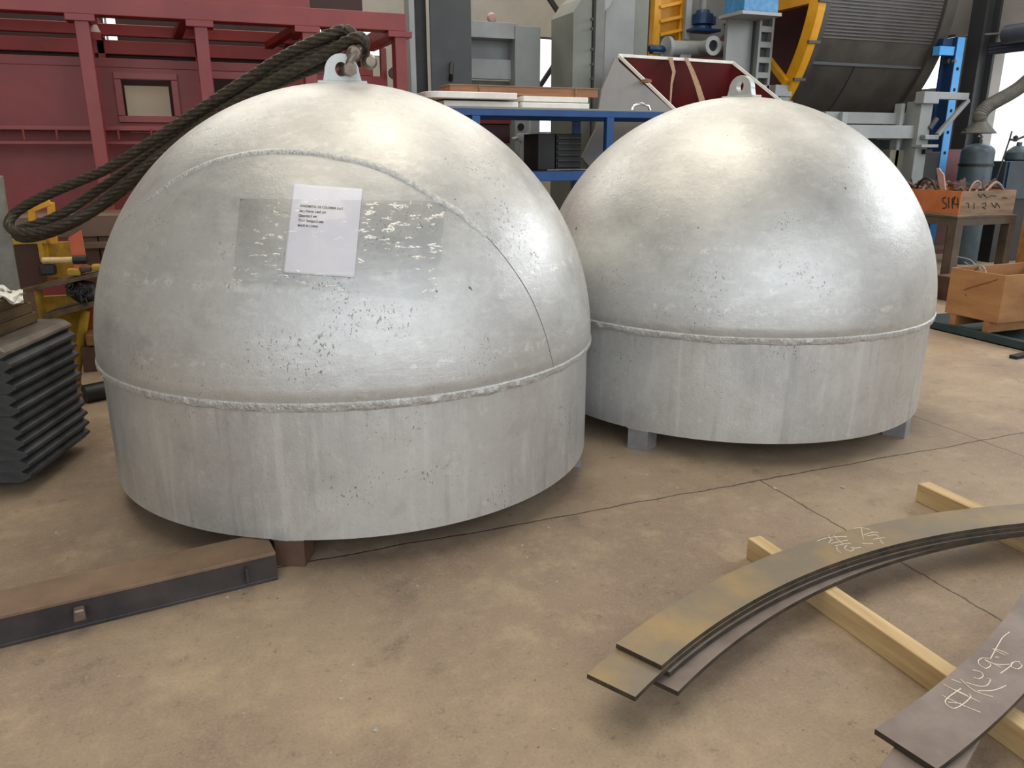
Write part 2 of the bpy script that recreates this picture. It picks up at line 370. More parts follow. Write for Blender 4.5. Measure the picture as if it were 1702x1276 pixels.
# steel column with dark flanges in front of the back wall
c_ = thing('hall_column', (2.7, 7.3, 0), 'wide dark grey steel hall column between the red frame and the grey portal', 'column')
x0 = onY(690, 90, 7.3).x; x1 = onY(716, 90, 7.3).x; x2 = onY(784, 90, 7.3).x
B(x1, x2, 7.3, 7.32, 0, ZT).build('flange', M_DGREY, c_, .004)
B(x0, x1, 7.42, 7.44, 0, ZT).build('web', M_BLACK, c_)
B(x0-.05, x0, 7.28, 7.44, 0, ZT).build('edge_strip', M_LGREY, c_, .003)
k_ = onY(748, 120, 7.3)
MB().tube([(k_.x, 7.28, k_.z-.07), (k_.x-.01, 7.24, k_.z-.02), (k_.x, 7.26, k_.z+.04), (k_.x+.02, 7.29, k_.z+.08)], .02, 8).build('hook', M_BLACK, c_, smooth=True)
c_ = thing('hall_column', (9.2, 8.1, 0), 'tall dark grey steel column rising beside the light blue perforated post', 'column')
a = onX(1643, 10, XR-.25); b_ = onX(1619, 10, XR-.25)
B(XR-.28, XR-.24, a.y, b_.y, 0, ZT).build('flange', M_DGREY, c_)
B(XR-.24, XR-.02, (a.y+b_.y)/2-.02, (a.y+b_.y)/2+.02, 0, ZT).build('web', M_DGREY, c_)
B(XR-.04, XR-.002, a.y, b_.y, 0, ZT).build('flange', M_DGREY, c_)

# roller shutter over the gate
sh = thing('roller_shutter', (9.5, 6, 2.9), 'rolled-up dark blue-grey shutter over the bright gate opening', 'shutter')
z_ = onX(1652, 55, XR).z
MB().lathe([(.11, gate[0]), (.11, gate[1]-.28)], (XR-.14, z_-.06), 24, 'y').build('roll', mat('shutter_grey', (70, 76, 92), (84, 90, 106), .5), sh, smooth=True)
mb = MB()
for i in range(7): mb.box(XR-.05-.012*(i % 2), XR-.02, gate[0], gate[1], z_-.12-.02*(i+1), z_-.12-.02*i)
mb.build('curtain', MATS['shutter_grey'], sh)
a = onX(1622, 60, XR-.3); MB().tube([(XR-.14, gate[1]-.28, z_-.04), (XR-.24, gate[1]-.28+.5, z_-.02)], .012, 8).build('drive_rod', M_LGREY, sh)

# ================================================================== THE TWO LEAD POTS
ZR, RG, GAP, RC = .579, 1.0, .104, .986
def pot(cx, cy, label, seed, feet, lug_a, lug_pts):
    t = thing('lead_pot', (cx, cy, 0), label, 'metal pot', 'silver domed lead pots')
    C = Vector((cx, cy, 0))
    prof = [(RC+.004, ZR-.014), (RG, ZR)]
    for i in range(1, 40): a = math.pi/2*i/40; prof.append((RG*math.cos(a), ZR+RG*math.sin(a)))
    prof.append((0, ZR+RG))
    mb = MB(); mb.bm.free(); mb.bm = bmesh.new()
    n = 144; rings = []
    for r, z in prof[:-1]: rings.append([mb.bm.verts.new((r*math.cos(2*math.pi*k/n), r*math.sin(2*math.pi*k/n), z)) for k in range(n)])
    top = mb.bm.verts.new((0, 0, ZR+RG))
    for i in range(len(rings)-1):
        for k in range(n): mb.bm.faces.new((rings[i][k], rings[i][(k+1) % n], rings[i+1][(k+1) % n], rings[i+1][k]))
    for k in range(n): mb.bm.faces.new((rings[-1][k], rings[-1][(k+1) % n], top))
    def local(o): o.matrix_parent_inverse = Matrix.Identity(4); return o
    d = local(mb.build('dome', dome_mat('dome_paint', False, seed), t, smooth=True))
    mb = MB(); n = 144; rings = []
    for r, z in ((RC, GAP), (RC, ZR-.02), (RC, ZR-.006), (RC-.03, ZR-.006), (RC-.03, GAP)): rings.append([mb.bm.verts.new((r*math.cos(2*math.pi*k/n), r*math.sin(2*math.pi*k/n), z)) for k in range(n)])
    for i in range(5):
        for k in range(n): mb.bm.faces.new((rings[i][k], rings[i][(k+1) % n], rings[(i+1) % 5][(k+1) % n], rings[(i+1) % 5][k]))
    local(mb.build('cylinder_band', dome_mat('band_paint', True, seed+3), t, smooth=True))
    # ragged fillet weld between dome and band
    mb = MB(); n = 720; rings = []
    prof = ((RG-.004, ZR+.002, 0), (RG+.004, ZR-.006, .3), (RG+.003, ZR-.020, 1), (RC+.011, ZR-.031, 1), (RC-.004, ZR-.037, .8))
    for r, z, q in prof:
        ring = []
        for k in range(n):
            a = 2*math.pi*k/n
            e = noise.noise(Vector((math.cos(a)*22, math.sin(a)*22, seed+z*40)))*.004 + noise.noise(Vector((math.cos(a)*90, math.sin(a)*90, seed+z*60)))*.004
            ez = noise.noise(Vector((math.cos(a)*14, math.sin(a)*14, seed+9)))*.005*q + noise.noise(Vector((math.cos(a)*60, math.sin(a)*60, 5+seed)))*.002*q
            ring.append(mb.bm.verts.new(((r+e*q)*math.cos(a), (r+e*q)*math.sin(a), z+ez)))
        rings.append(ring)
    for i in range(len(rings)-1):
        for k in range(n): mb.bm.faces.new((rings[i][k], rings[i][(k+1) % n], rings[i+1][(k+1) % n], rings[i+1][k]))
    local(mb.build('weld_bead', M_WELD, t, smooth=True))
    for ang in feet:
        a = R(ang); er = Vector((math.cos(a), math.sin(a), 0)); et = Vector((-er.y, er.x, 0)); s = .05
        P = lambda rr, tt, z: er*rr+et*tt+Vector((0, 0, z))
        r1, r0 = RC-.012, RC-.112
        out = [P(r0, -s, 0), P(r1, -s, 0), P(r1, s, 0), P(r0, s, 0)]; inn = [P(r0+.008, -s+.008, 0), P(r1-.008, -s+.008, 0), P(r1-.008, s-.008, 0), P(r0+.008, s-.008, 0)]
        ft = local(MB().ringprism(out, inn, (0, 0, GAP+.008)).build('foot', M_BROWN if ang == -115.5 else M_ALU, t, .002))
        pts = [P(r1+.003, -s-.003, GAP-.001), P(r1+.005, 0, GAP-.003), P(r1+.003, s+.003, GAP-.001)]
        MB().tube(pts, .0055, 8).build('weld_line', M_WELD, ft, smooth=True)
    # lifting lug with eye
    a = R(lug_a); dx = Vector((math.cos(a), math.sin(a), 0)); nv = Vector((-dx.y, dx.x, 0))
    hw, hh, th, hx, hz, hr = lug_pts
    base = ZR+RG-.012; N_ = 40; outer = []; inner = []
    for i in range(N_):
        q = 2*math.pi*i/N_-math.pi/2
        c, s_ = math.cos(q), math.sin(q)
        if s_ >= 0: u, v = hw*.80*c, hh*.42+(hh*.58)*s_
        else: u, v = hw*(.80+.2*min(1, -s_*1.6))*max(-1, min(1, c*1.5)), max(0, hh*.42+hh*.9*s_)
        outer.append(dx*u-nv*th/2+Vector((0, 0, base+v))); inner.append(dx*(hx+hr*c)-nv*th/2+Vector((0, 0, base+hz+hr*1.15*s_)))
    lg = local(MB().ringprism(outer, inner, nv*th).build('lifting_lug', M_LUG, t, .002))
    q = [dx*x+nv*y+Vector((0, 0, ZR+RG-.006)) for x, y in ((-hw-.012, -th), (hw+.012, -th), (hw+.012, th), (-hw-.012, th))]
    local(MB().prism(q, (0, 0, .012)).build('lug_pad', M_LUG, t, .003))
    return t, C
LC = (.587, 3.310); RCc = (2.595, 3.458)
potL, _ = pot(*LC, 'nearer left silver domed pot with a taped paper label and wire sling on top', .0, (-115.5, -26, 65, 155), -9, (.083, .118, .028, -.002, .060, .023))
potR, _ = pot(*RCc, 'farther right silver domed pot with a bare lug and no paper label', 5.3, (-147.4, -60, 33, 123), -76, (.085, .112, .034, 0, .062, .022))

# raised circular weld seam on the left dome
CL = Vector((LC[0], LC[1], ZR))
for c_o in potL.children:
    if c_o.name.startswith('foot') and c_o.data.materials[0] == M_BROWN: c_o['label'] = 'bare dark brown steel foot'
seam_px = [(196,372),(215,357),(248,331),(290,300),(337,275),(385,261),(436,253),(485,252),(535,256),(560,261),(605,270),(646,285),(682,303),(715,323),(742,340),(767,355),(785,372),(808,392)]
def smooth_path(P, m=8):
    out = []
    for i in range(len(P)-1):
        a, b_, c, d = P[max(i-1, 0)], P[i], P[i+1], P[min(i+2, len(P)-1)]
        for k in range(m):
            t = k/m; out.append(.5*((2*b_)+(c-a)*t+(2*a-5*b_+4*c-d)*t*t+(3*b_-a-3*c+d)*t*t*t))
    out.append(P[-1]); return out
V = Vector
def dome_strip(px, wid, hgt, name, m, mid=.5):
    P = smooth_path([V(onS(x, y, CL, RG)) for x, y in px], 10); mb = MB(); prev = None; n = len(P)
    for i, p in enumerate(P):
        rad = (p-CL).normalized(); t = (P[min(i+1, n-1)]-P[max(i-1, 0)]).normalized(); sd = rad.cross(t).normalized()
        f = max(.12, min(1, min(i/(n*.35), (n-1-i)/(n*.12)))); w2 = wid*(.75+.25*f)*(1+.12*noise.noise(p*25))
        row = []
        for u in (-1, -.72, -.3, .1, .5, .85, 1):
            hh = hgt*f*(1-abs(u)**2.6)+(-.0015 if abs(u) == 1 else .0004)
            q = CL+(rad*RG+sd*u*w2).normalized()*(RG+hh)
            row.append(mb.bm.verts.new(q))
        if prev:
            for k in range(len(row)-1): mb.bm.faces.new((prev[k], prev[k+1], row[k+1], row[k]))
        prev = row
    o = mb.build(name, m, potL, smooth=True); return o
DOMEP = potL.children[0].data.materials[0]
dome_strip(seam_px, .0135, .006, 'seam_weld', M_WELD)
dome_strip([(800,383),(808,392),(826,412),(843,433),(864,463),(881,492),(896,526),(908,561),(916,592),(921,613)], .0014, .0006, 'seam_groove', mat('dark_seam', (92, 90, 88), (120, 118, 115), .5))
# taped paper label with print, and clear film over it
PC = [(487.1,305.3),(602.3,313.8),(589.2,461.3),(470.7,453.1)]
def bil(c, u, v):
    x = (c[0][0]*(1-u)+c[1][0]*u)*(1-v)+(c[3][0]*(1-u)+c[2][0]*u)*v; y = (c[0][1]*(1-u)+c[1][1]*u)*(1-v)+(c[3][1]*(1-u)+c[2][1]*u)*v
    return x, y
def dome_patch(corners, nu, nv, h, name, m, parent, wr=0.0, thick=.0006, mask=None):
    mb = MB(); g = []
    for j in range(nv+1):
        row = []
        for i in range(nu+1):
            x, y = bil(corners, i/nu, j/nv); p = onS(x, y, CL, RG+h)
            if mask: x, y = mask(x, y, i/nu, j/nv); p = onS(x, y, CL, RG+h)
            rad = (p-CL).normalized(); e = wr*(noise.noise(p*14)+.8*noise.noise(V((p.x*8+p.z*22, p.z*30, p.y*8))))
            row.append(mb.bm.verts.new(p+rad*e))
        g.append(row)
    for j in range(nv):
        for i in range(nu): mb.bm.faces.new((g[j][i], g[j+1][i], g[j+1][i+1], g[j][i+1]))
    o = mb.build(name, m, parent, smooth=True)
    if thick: s = o.modifiers.new('sheet', 'SOLIDIFY'); s.thickness = thick; s.offset = -1
    return o
label = dome_patch(PC, 30, 36, .0028, 'paper_label', M_PAPER, potL, .0009)
label['label'] = 'white printed paper sheet'
def text_line(s, x0, y0, x1, y1, name, parent):
    cu = bpy.data.curves.new('t', 'FONT'); cu.body = s; cu.size = 1; cu.offset = .022; tmp = bpy.data.objects.new('t', cu); COL.objects.link(tmp)
    dg = bpy.context.evaluated_depsgraph_get(); me = bpy.data.meshes.new_from_object(tmp.evaluated_get(dg))
    bpy.data.objects.remove(tmp); ww = max(v.co.x for v in me.vertices); k = math.hypot(x1-x0, y1-y0)/ww
    dx, dy = (x1-x0)/ww, (y1-y0)/ww
    for v in me.vertices:
        u, q = v.co.x, v.co.y
        px, py = x0+u*dx+q*k*.11*1.15, y0+u*dy-q*k*1.15
        v.co = onS(px, py, CL, RG+.0046)
    me.name = name; me.materials.clear(); me.materials.append(M_INK)
    o = bpy.data.objects.new(name, me); COL.objects.link(o); o.parent = parent; return o
for s, a in (('FUNDIMETAL DE COLOMBIA S.A.S', (498.3,343.6,569.5,348.6)), ('Item Name: Lead pot', (497.6,351.8,541.6,354.6)), ('Quantity:2 set', (496.2,359.6,526.6,361.6)),
             ('Total Packges:2 sets', (495.6,367.6,537.4,370.6)), ('MADE IN CHINA', (494.4,376.0,528.4,378.2))):
    text_line(s, *a, 'printed_line', label)
m = bpy.data.materials.new('clear_film'); m.use_nodes = True; nt = m.node_tree; nt.nodes.remove(nt.nodes['Principled BSDF']); out = nt.nodes['Material Output']
tc = nt.nodes.new('ShaderNodeTexCoord'); tr = nt.nodes.new('ShaderNodeBsdfTransparent'); tr.inputs[0].default_value = (.93, .93, .93, 1)
gl = nt.nodes.new('ShaderNodeBsdfGlossy'); gl.inputs['Roughness'].default_value = .09
bpn = nt.nodes.new('ShaderNodeBump'); bpn.inputs['Strength'].default_value = 1; bpn.inputs['Distance'].default_value = .012
tv = tc.outputs['Object']
hh = mth(nt, 'MULTIPLY', ss(nt, nz(nt, tv, 24, 5, .62, (1, 1, 3)), .58, .66), ss(nt, nz(nt, tv, 4.3, 2, .5, (1, 1, 1), (.7, .3, .9)), .42, .6))
bpn.inputs['Strength'].default_value = .6; bpn.inputs['Distance'].default_value = .01
wa = nt.nodes.new('ShaderNodeAttribute'); wa.attribute_name = 'wrinkle'; hh = mth(nt, 'MULTIPLY', hh, wa.outputs['Fac'])
nt.links.new(hh, bpn.inputs['Height']); nt.links.new(bpn.outputs[0], gl.inputs['Normal'])
fr = nt.nodes.new('ShaderNodeFresnel'); fr.inputs[0].default_value = 1.45; nt.links.new(bpn.outputs[0], fr.inputs['Normal'])
mx = nt.nodes.new('ShaderNodeMixShader'); nt.links.new(mth(nt, 'MULTIPLY', fr.outputs[0], .9, True), mx.inputs[0]); nt.links.new(tr.outputs[0], mx.inputs[1]); nt.links.new(gl.outputs[0], mx.inputs[2]); nt.links.new(mx.outputs[0], out.inputs[0])
M_FILM = m
def edge_rag(x, y, u, v):
    k = 5*noise.noise(V((x*.05, y*.05, 1)))
    if v > .99: y += k
    if u > .99: x += k
    return x, y
film = dome_patch([(399,330),(742,334),(724,500),(386,467)], 90, 50, .0058, 'plastic_film', M_FILM, potL, .0008, 0, edge_rag)
film['label'] = 'clear wrinkled plastic film'
at = film.data.attributes.new('wrinkle', 'FLOAT', 'POINT')   # the film lies smooth where it is pressed over the paper
for j in range(51):
    for i in range(91):
        x, y = bil([(399,330),(742,334),(724,500),(386,467)], i/90, j/50); inside = 472+(455-y)*.1 < x < 592+(461-y)*.09 and y < 448
        at.data[j*91+i].value = .06 if inside else 1.0

# ================================================================== WIRE ROPE SLING + SHACKLE
lug = onY(572, 113, LC[1])
def pp(px, py, y): return V(onY(px, py, y))
Yf = lambda x: 3.40+(560-x)/560*.95 if x < 560 else 3.36
Dn1 = [(572,49,3.37),(545,58,3.40),(500,78,3.47)]+[(x, y, Yf(x)) for x, y in ((450,105),(400,139),(350,170),(300,204),(250,236),(200,268),(179,282),(113,308),(59,332),(23,353))]
bendA = [(11,372,4.28),(22,388,4.2),(60,387,4.14)]
Up3 = [(99,376,4.08),(141,356,4.06),(165,339,4.05),(200,311,4.0),(250,268,3.92),(300,231,3.86),(350,194,3.76),(400,166,3.66),(450,135,3.54),(500,110,3.44),(545,88,3.38)]
eye2 = [(580,67,3.30),(597,60,3.26),(606,65,3.26),(607,77,3.30),(600,90,3.36),(580,98,3.40)]
Dn4 = [(550,104,3.46),(500,121,3.55),(450,142,3.66),(400,172,3.80),(350,200,3.92),(300,234,4.02),(250,276,4.10),(200,322,4.16),(165,345,4.2),(130,368,4.22),(80,390,4.24)]
bendB = [(40,398,4.3),(24,392,4.36),(28,380,4.36)]
Up2 = [(70,372,4.34),(113,350,4.30),(141,332,4.28),(176,306,4.24),(200,293,4.2),(250,256,4.1),(300,219,3.98),(350,183,3.85),(400,152,3.74),(450,120,3.60),(500,94,3.50),(530,82,3.45),(560,72,3.42)]
eye1 = [(578,68,3.40),(588,62,3.37),(586,52,3.35)]
raw = Dn1+bendA+Up3+eye2+Dn4+bendB+Up2+eye1
P = [pp(*q) for q in raw]
P = smooth_path(P+[P[0]], 4)
for it in range(10):
    P = [P[0]]+[(P[i-1]+P[i]*2+P[i+1])/4 for i in range(1, len(P)-1)]+[P[-1]]
    P = [p if (p-CL).length > 1.032 or p.z < ZR else CL+(p-CL).normalized()*1.032 for p in P]
# even resampling
Q = [P[0]]
for p in P[1:]:
    while (p-Q[-1]).length > .007: Q.append(Q[-1]+(p-Q[-1]).normalized()*.007)
def strand6(a):
    d = (a+math.pi/6) % (math.pi/3)-math.pi/6; return .60*math.cos(d)+math.sqrt(max(0, .40**2-(.60*math.sin(d))**2))
sl = MB().tube(Q, .0225, 42, True, strand6, 2*math.pi/.26).build('wire_rope_sling', M_ROPE, smooth=True)
sl.data.set_sharp_from_angle(angle=R(180))
tag(sl, 'thick dark wire rope sling running from the left pot\'s lug down to the left', 'rope')
sk = thing('shackle', (lug.x, LC[1], lug.z), 'worn brown steel shackle through the lug holding the wire rope', 'shackle')
pz = lug.z-.012
MB().tube([(lug.x+.006, LC[1]-.085, pz), (lug.x+.006, LC[1]+.085, pz)], .019, 16).build('pin', M_SHK, sk, .002, smooth=False)
MB().tube([(lug.x+.006, LC[1]-.10, pz), (lug.x+.006, LC[1]-.083, pz)], .027, 6).build('pin_head', M_SHK, sk, .002)
arc = []
for i in range(25):
    q = math.pi*i/24; c, s_ = math.cos(q), math.sin(q)
    d = .02+.085*s_**.7 if s_ > 0 else .02
    arc.append((lug.x+.006+.055*s_, LC[1]-.062*c*(1.05+.25*s_), pz+d*.85))
MB().tube([(lug.x+.006, LC[1]-.064, pz)]+arc+[(lug.x+.006, LC[1]+.064, pz)], .0145, 14).build('bow', M_SHK, sk, smooth=True)
b1 = onY(588, 88, 3.27); MB().lathe([(.0, 3.235), (.018, 3.237), (.027, 3.25), (.027, 3.33)], (b1.x, b1.z), 20, 'y').build('thimble_bolt', M_SHK, sk, smooth=True)
b1 = onY(614, 103, 3.30); MB().lathe([(0, 3.27), (.018, 3.272), (.029, 3.29), (.029, 3.31), (.018, 3.33), (0, 3.332)], (b1.x, b1.z), 20, 'y').build('thimble', M_SHK, sk, smooth=True)

# ================================================================== STACK OF DARK BEVELLED SLABS, LEFT
sx = -.741; sy0, sy1 = 3.39, 3.945; z0 = .06; NS = 12; th = .0455
def slab_mb(L_=1.1):
    prof = [(0, -.002), (.0, .0), (.022, th*.42), (.018, th*.62), (-.004, th*.97), (-L_, th*.97), (-L_, 0)]
    pts = [(x, 0, z) for x, z in prof]
    mb = MB(); n = len(prof); f = [mb.bm.verts.new((x+(0 if k > 4 else -.012*(k in (0, 1, 4))), 0, z)) for k, (x, z) in enumerate(prof)]
    m1 = [mb.bm.verts.new((x, .025, z)) for x, z in prof]; m2 = [mb.bm.verts.new((x, sy1-sy0-.03, z)) for x, z in prof]
    e = [mb.bm.verts.new((x-(0 if k > 4 else .03), sy1-sy0, z)) for k, (x, z) in enumerate(prof)]
    mb.bm.faces.new(f[::-1]); mb.bm.faces.new(e)
    for a, b_ in ((f, m1), (m1, m2), (m2, e)):
        for i in range(n): mb.bm.faces.new((a[i], a[(i+1) % n], b_[(i+1) % n], b_[i]))
    return mb
RA = -.312
def LP(u, v, z): return (sx+u*math.cos(RA)-v*math.sin(RA), sy0+u*math.sin(RA)+v*math.cos(RA), z)
proto = slab_mb().build('steel_slab', M_SLAB)
rk = ['lowest', 'second from the bottom', 'third from the bottom', 'fourth from the bottom', 'fifth from the bottom', 'sixth from the bottom', 'sixth from the top', 'fifth from the top', 'fourth from the top', 'third from the top', 'second from the top', 'topmost']
for i in range(NS):
    o = proto if i == 0 else proto.copy()
    if i: COL.objects.link(o)
    o.rotation_euler = (0, 0, RA); o.location = LP(random.uniform(-.006, .006)-(.012 if i == NS-1 else 0), random.uniform(-.006, .006), z0+i*th)
    tag(o, 'dark edge-bevelled steel slab in the left stack, %s' % rk[i], 'steel slab', 'bevelled steel slabs stacked at the left')
    if i == NS-1: o.data = o.data.copy(); o.data.materials[0] = M_SLABT
for i, x in enumerate((-.4, -.85)):
    o = B(x, x+.1, -.02, sy1-sy0+.02, 0, z0).build('dunnage_block', M_DWOOD, bev=.004); o.rotation_euler = (0, 0, RA); o.location = LP(0, 0, 0)
    tag(o, 'dark wooden block under the slab stack, %s' % ('the right one' if i == 0 else 'the left one'), 'block', 'blocks under the slabs')
ztop = z0+NS*th
for i, (yb_, dz) in enumerate(((.50, 0), (.475, .046), (.45, .092))):
    o = B(-.235, -.115, -.75, yb_, 0, .045).build('wood_beam', M_DWOOD, bev=.004); o.rotation_euler = (0, 0, RA); o.location = LP(0, 0, ztop+dz)
    tag(o, 'dark brown wooden beam on top of the slab stack, %s' % ('lowest of the three' if i == 0 else 'middle of the three' if i == 1 else 'uppermost of the three'), 'beam', 'wood beams on the slab stack')
# crumpled white sheet on the beams
mb = MB(); g = []
for i in range(9):
    x, y = i/8*44-6, 478+10*(i/8)-3*math.sin(i)
    row = []
    for k in range(5):
        p = onZ(x, y-4+k*5.5+3*noise.noise(V((i*.9, k*.8, 0))), ztop+.139+.022*abs(math.sin(k*1.1+i*.5))-.02*(k == 4)); row.append(mb.bm.verts.new(p))
    g.append(row)
for i in range(8):
    for k in range(4): mb.bm.faces.new((g[i][k], g[i+1][k], g[i+1][k+1], g[i][k+1]))
o = mb.build('crumpled_sheet', M_WHITE); s = o.modifiers.new('t', 'SOLIDIFY'); s.thickness = .003
tag(o, 'crumpled white plastic sheet hanging off the dark wood beams', 'sheet')
# leaning grey stanchion
p0, p1 = onY(3, 480, 4.45), onY(-9, 292, 4.45)
g = thing('grey_stanchion', (p0.x, 4.45, 0), 'scuffed grey steel stanchion leaning at the left edge beside the rope bend', 'post')
MB().bar((p0.x+.02, 4.45, 0), p1, .062, .05).build('post', mat('scuffed_post', (104, 102, 92), (128, 124, 112), .6, scale=12), g, .004)
a, b_ = onY(34, 485, 4.42), onY(10, 385, 4.42)
MB().prism([(a.x-.09, 4.42, a.z), (a.x, 4.42, a.z), (b_.x+.015, 4.42, b_.z-.02), (b_.x-.05, 4.42, b_.z)], (0, .02, 0)).build('gusset', MATS['scuffed_post'], g, .003)

# ================================================================== YELLOW TROLLEY AND CLUTTER BEHIND THE STACK
ty = 4.75
tr_ = thing('yellow_trolley', (-.7, ty, 0), 'worn yellow tool trolley with sagging shelves behind the slab stack', 'trolley')
F(62, 402, 128, 462, ty+.12, .02).build('back_panel', M_YELD, tr_, .003)
F(20, 402, 68, 480, ty-.02, .12).build('side_box', mat('dark_rust_panel', (64, 34, 22), (80, 44, 28), .6), tr_, .003)
F(16, 397, 76, 406, ty-.03, .16).build('flange', M_YELD, tr_, .003)
F(64, 404, 72, 436, ty-.035, .16).build('bracket', M_YELD, tr_, .003)
F(80, 490, 150, 600, ty+.16, .02).build('lower_panel', M_YELD, tr_, .003)
a, b_ = onY(28, 483, ty-.12), onY(170, 451, ty-.12)
MB().prism([a, b_, b_-V((0, 0, .022)), a-V((0, 0, .022))], (.05, .26, 0)).build('shelf', M_DWOOD, tr_, .002)
a, b_ = onY(70, 523, ty-.1), onY(165, 498, ty-.1)
MB().prism([a, b_, b_-V((0, 0, .03)), a-V((0, 0, .03))], (.05, .24, 0)).build('shelf', M_DWOOD, tr_, .002)
a, b_ = onY(142, 516, ty+.04), onY(128, 610, ty+.04)
MB().tube([a, b_, (b_.x-.03, b_.y, .0)], .024, 14).build('leg', M_YELD, tr_, smooth=True)
MB().tube([(onY(60, 500, ty).x, ty+.1, 0), (onY(60, 500, ty).x, ty+.1, .9)], .02, 12).build('leg', M_YELD, tr_, smooth=True)
hf = [onY(x, y, ty) for x, y in ((57, 405), (53, 348), (84, 336), (90, 405))]
mb = MB()
for i in range(3): mb.bar(hf[i], hf[i+1], .035, .03)
mb.build('handle_frame', M_YEL, tr_, .003)
a = [onY(x, y, ty-.02) for x, y in ((113, 396), (135, 382), (147, 452), (126, 458))]
o = MB().prism(a, (.0, .012, 0)).build('orange_plate', M_ORNG, bev=.002); tag(o, 'slanted orange steel plate leaning on the yellow trolley', 'plate')
hm = thing('hammer', onY(100, 432, ty-.12), 'hammer with a pale wooden handle lying across the yellow trolley', 'hammer')
MB().tube([onY(70, 433, ty-.12), onY(124, 432, ty-.12)], .0165, 12).build('handle', M_PINE, hm, smooth=True)
MB().tube([onY(122, 432, ty-.12), onY(145, 431, ty-.13)], .023, 12).build('grip', M_BLACK, hm, smooth=True)
F(64, 440, 92, 458, ty-.13, .06).build('head', M_BLACK, hm, .01)
for n_, px_, m_, lb in (('yellow_offcut', (110, 448, 134, 459), M_YELD, 'small yellow offcut on the trolley shelf left of the dark block'), ('dark_block', (131, 444, 151, 453), M_BROWN, 'dark brown block between two yellow offcuts on the shelf'), ('yellow_offcut', (151, 441, 166, 450), M_YELD, 'small yellow offcut on the shelf nearest the silver dome')):
    tag(F(*px_, ty-.1, .08).build(n_, m_, bev=.008), lb, 'offcut')
# black chain hoist between shelves
ch = thing('chain_hoist', onY(135, 505, ty-.05), 'black oily chain hoist lying between the trolley shelves', 'hoist')
a = onY(135, 486, ty-.03)
mb = MB(); bmesh.ops.create_icosphere(mb.bm, subdivisions=4, radius=.078)
for v in mb.bm.verts:
    v.co *= 1+.35*noise.noise(v.co*16); v.co = V((a.x+.02+v.co.x*1.0, ty-.02+v.co.y*.9, a.z+.0+v.co.z*.82))
mb.build('body', M_BLACK, ch, smooth=True)
lk = MB()
for i in range(16):
    c = onY(112+random.random()*34, 472+random.random()*32, ty-.1-.01*(i % 3)); q_ = random.uniform(0, 3.1); ex = V((math.cos(q_), 0, math.sin(q_))); ey = V((-math.sin(q_)*.5, .8, math.cos(q_)*.5)) if i % 2 else V((-math.sin(q_), 0, math.cos(q_)))
    lk.tube([c+ex*.018*math.cos(k*math.pi/6)+ey*.011*math.sin(k*math.pi/6) for k in range(13)], .0045, 6)
lk.build('chain', MATS['black_steel'], ch, smooth=True)
o = F(147, 510, 172, 560, ty+.1, .1).build('orange_box', mat('deep_orange', (150, 60, 28), (168, 74, 36), .5), bev=.004); tag(o, 'deep orange box low behind the trolley leg beside the dome', 'box')
o = F(142, 555, 170, 575, ty-.05, .14).build('perforated_basket', mat('rusty_tan', (130, 90, 54), (160, 118, 76), .6), bev=.01); tag(o, 'rusty tan perforated basket low beside the trolley leg', 'basket')
o = F(136, 576, 175, 618, ty-.02, .2).build('steel_offcut', M_BROWN, bev=.004); tag(o, 'brown steel offcut under the tan basket', 'offcut')
a = onZ(128, 660, .05); MB().tube([(onZ(142, 650, .05).x, a.y+.05, .05), (a.x+.5, a.y+.25, .055)], .05, 16).build('pipe_roll', M_BLACK, None, smooth=True)['label'] = 'x'
o = COL.objects[-1] if False else bpy.data.objects['pipe_roll']; tag(o, 'short black pipe lying on the floor between slab stack and pot', 'pipe')
# brown steel bench in front of the red frame
by = 5.3
bn = thing('steel_bench', (-.6, by, 0), 'brown rusty steel bench behind the yellow trolley, below the red frame', 'bench')
zt = onY(100, 360, by).z
B(onY(18, 360, by).x, onY(215, 360, by).x, by, by+.5, zt-.012, zt).build('top', mat('bench_brown', (92, 70, 56), (116, 92, 76), .55, scale=4), bn, .002)
B(onY(18, 360, by).x, onY(215, 360, by).x, by-.004, by+.03, zt-.12, zt-.012).build('apron', MATS['bench_brown'], bn, .002)
for xx in (138, 168, 20):
    x = onY(xx, 430, by).x; B(x, x+.09, by+.02, by+.1, 0, zt-.12).build('leg', M_BROWN, bn, .002)
B(onY(140, 404, by).x, onY(215, 404, by).x, by-.02, by+.02, onY(165, 412, by).z, onY(165, 402, by).z).build('rail', MATS['bench_brown'], bn, .002)

# ================================================================== RED STEEL FRAME
ry = 6.0
rf = thing('red_steel_frame', (-.5, ry, 0), 'large red-painted fabricated steel frame standing at the left back', 'steel frame')
zl, zh = 2.145, 2.262
xr_ = onY(676, 60, ry).x; xl_ = -1.9
B(xl_, xr_, ry, ry+.14, zl, zh).build('top_beam', M_RED, rf, .004)
B(xl_, onY(518, 0, ry).x, ry+.1, ry+.25, zh-.02, zh+.14).build('upper_beam', M_RED, rf, .004)
for (a, b_, yy) in ((122, 146, 30), (322, 344, 40), (503, 523, 60), (657, 676, 60)):
    xa, xb = onY(a, yy, ry).x, onY(b_, yy, ry).x
    p = B(xa, xb, ry+.01, ry+.13, 0, zl).build('post', M_RED, rf, .003)
    B(xa-.05, xb+.04, ry-.005, ry+.145, zl-.04, zl).build('cap_plate', M_RED, p, .003)
    B(xa+.01, xb-.01, ry+.13, ry+1.35, zl-.0, zl+.1).build('side_beam', M_RED, rf, .003)
    B(xa+.01, xb-.02, ry+1.25, ry+1.35, .3, zl).build('post', M_REDD, rf, .003)
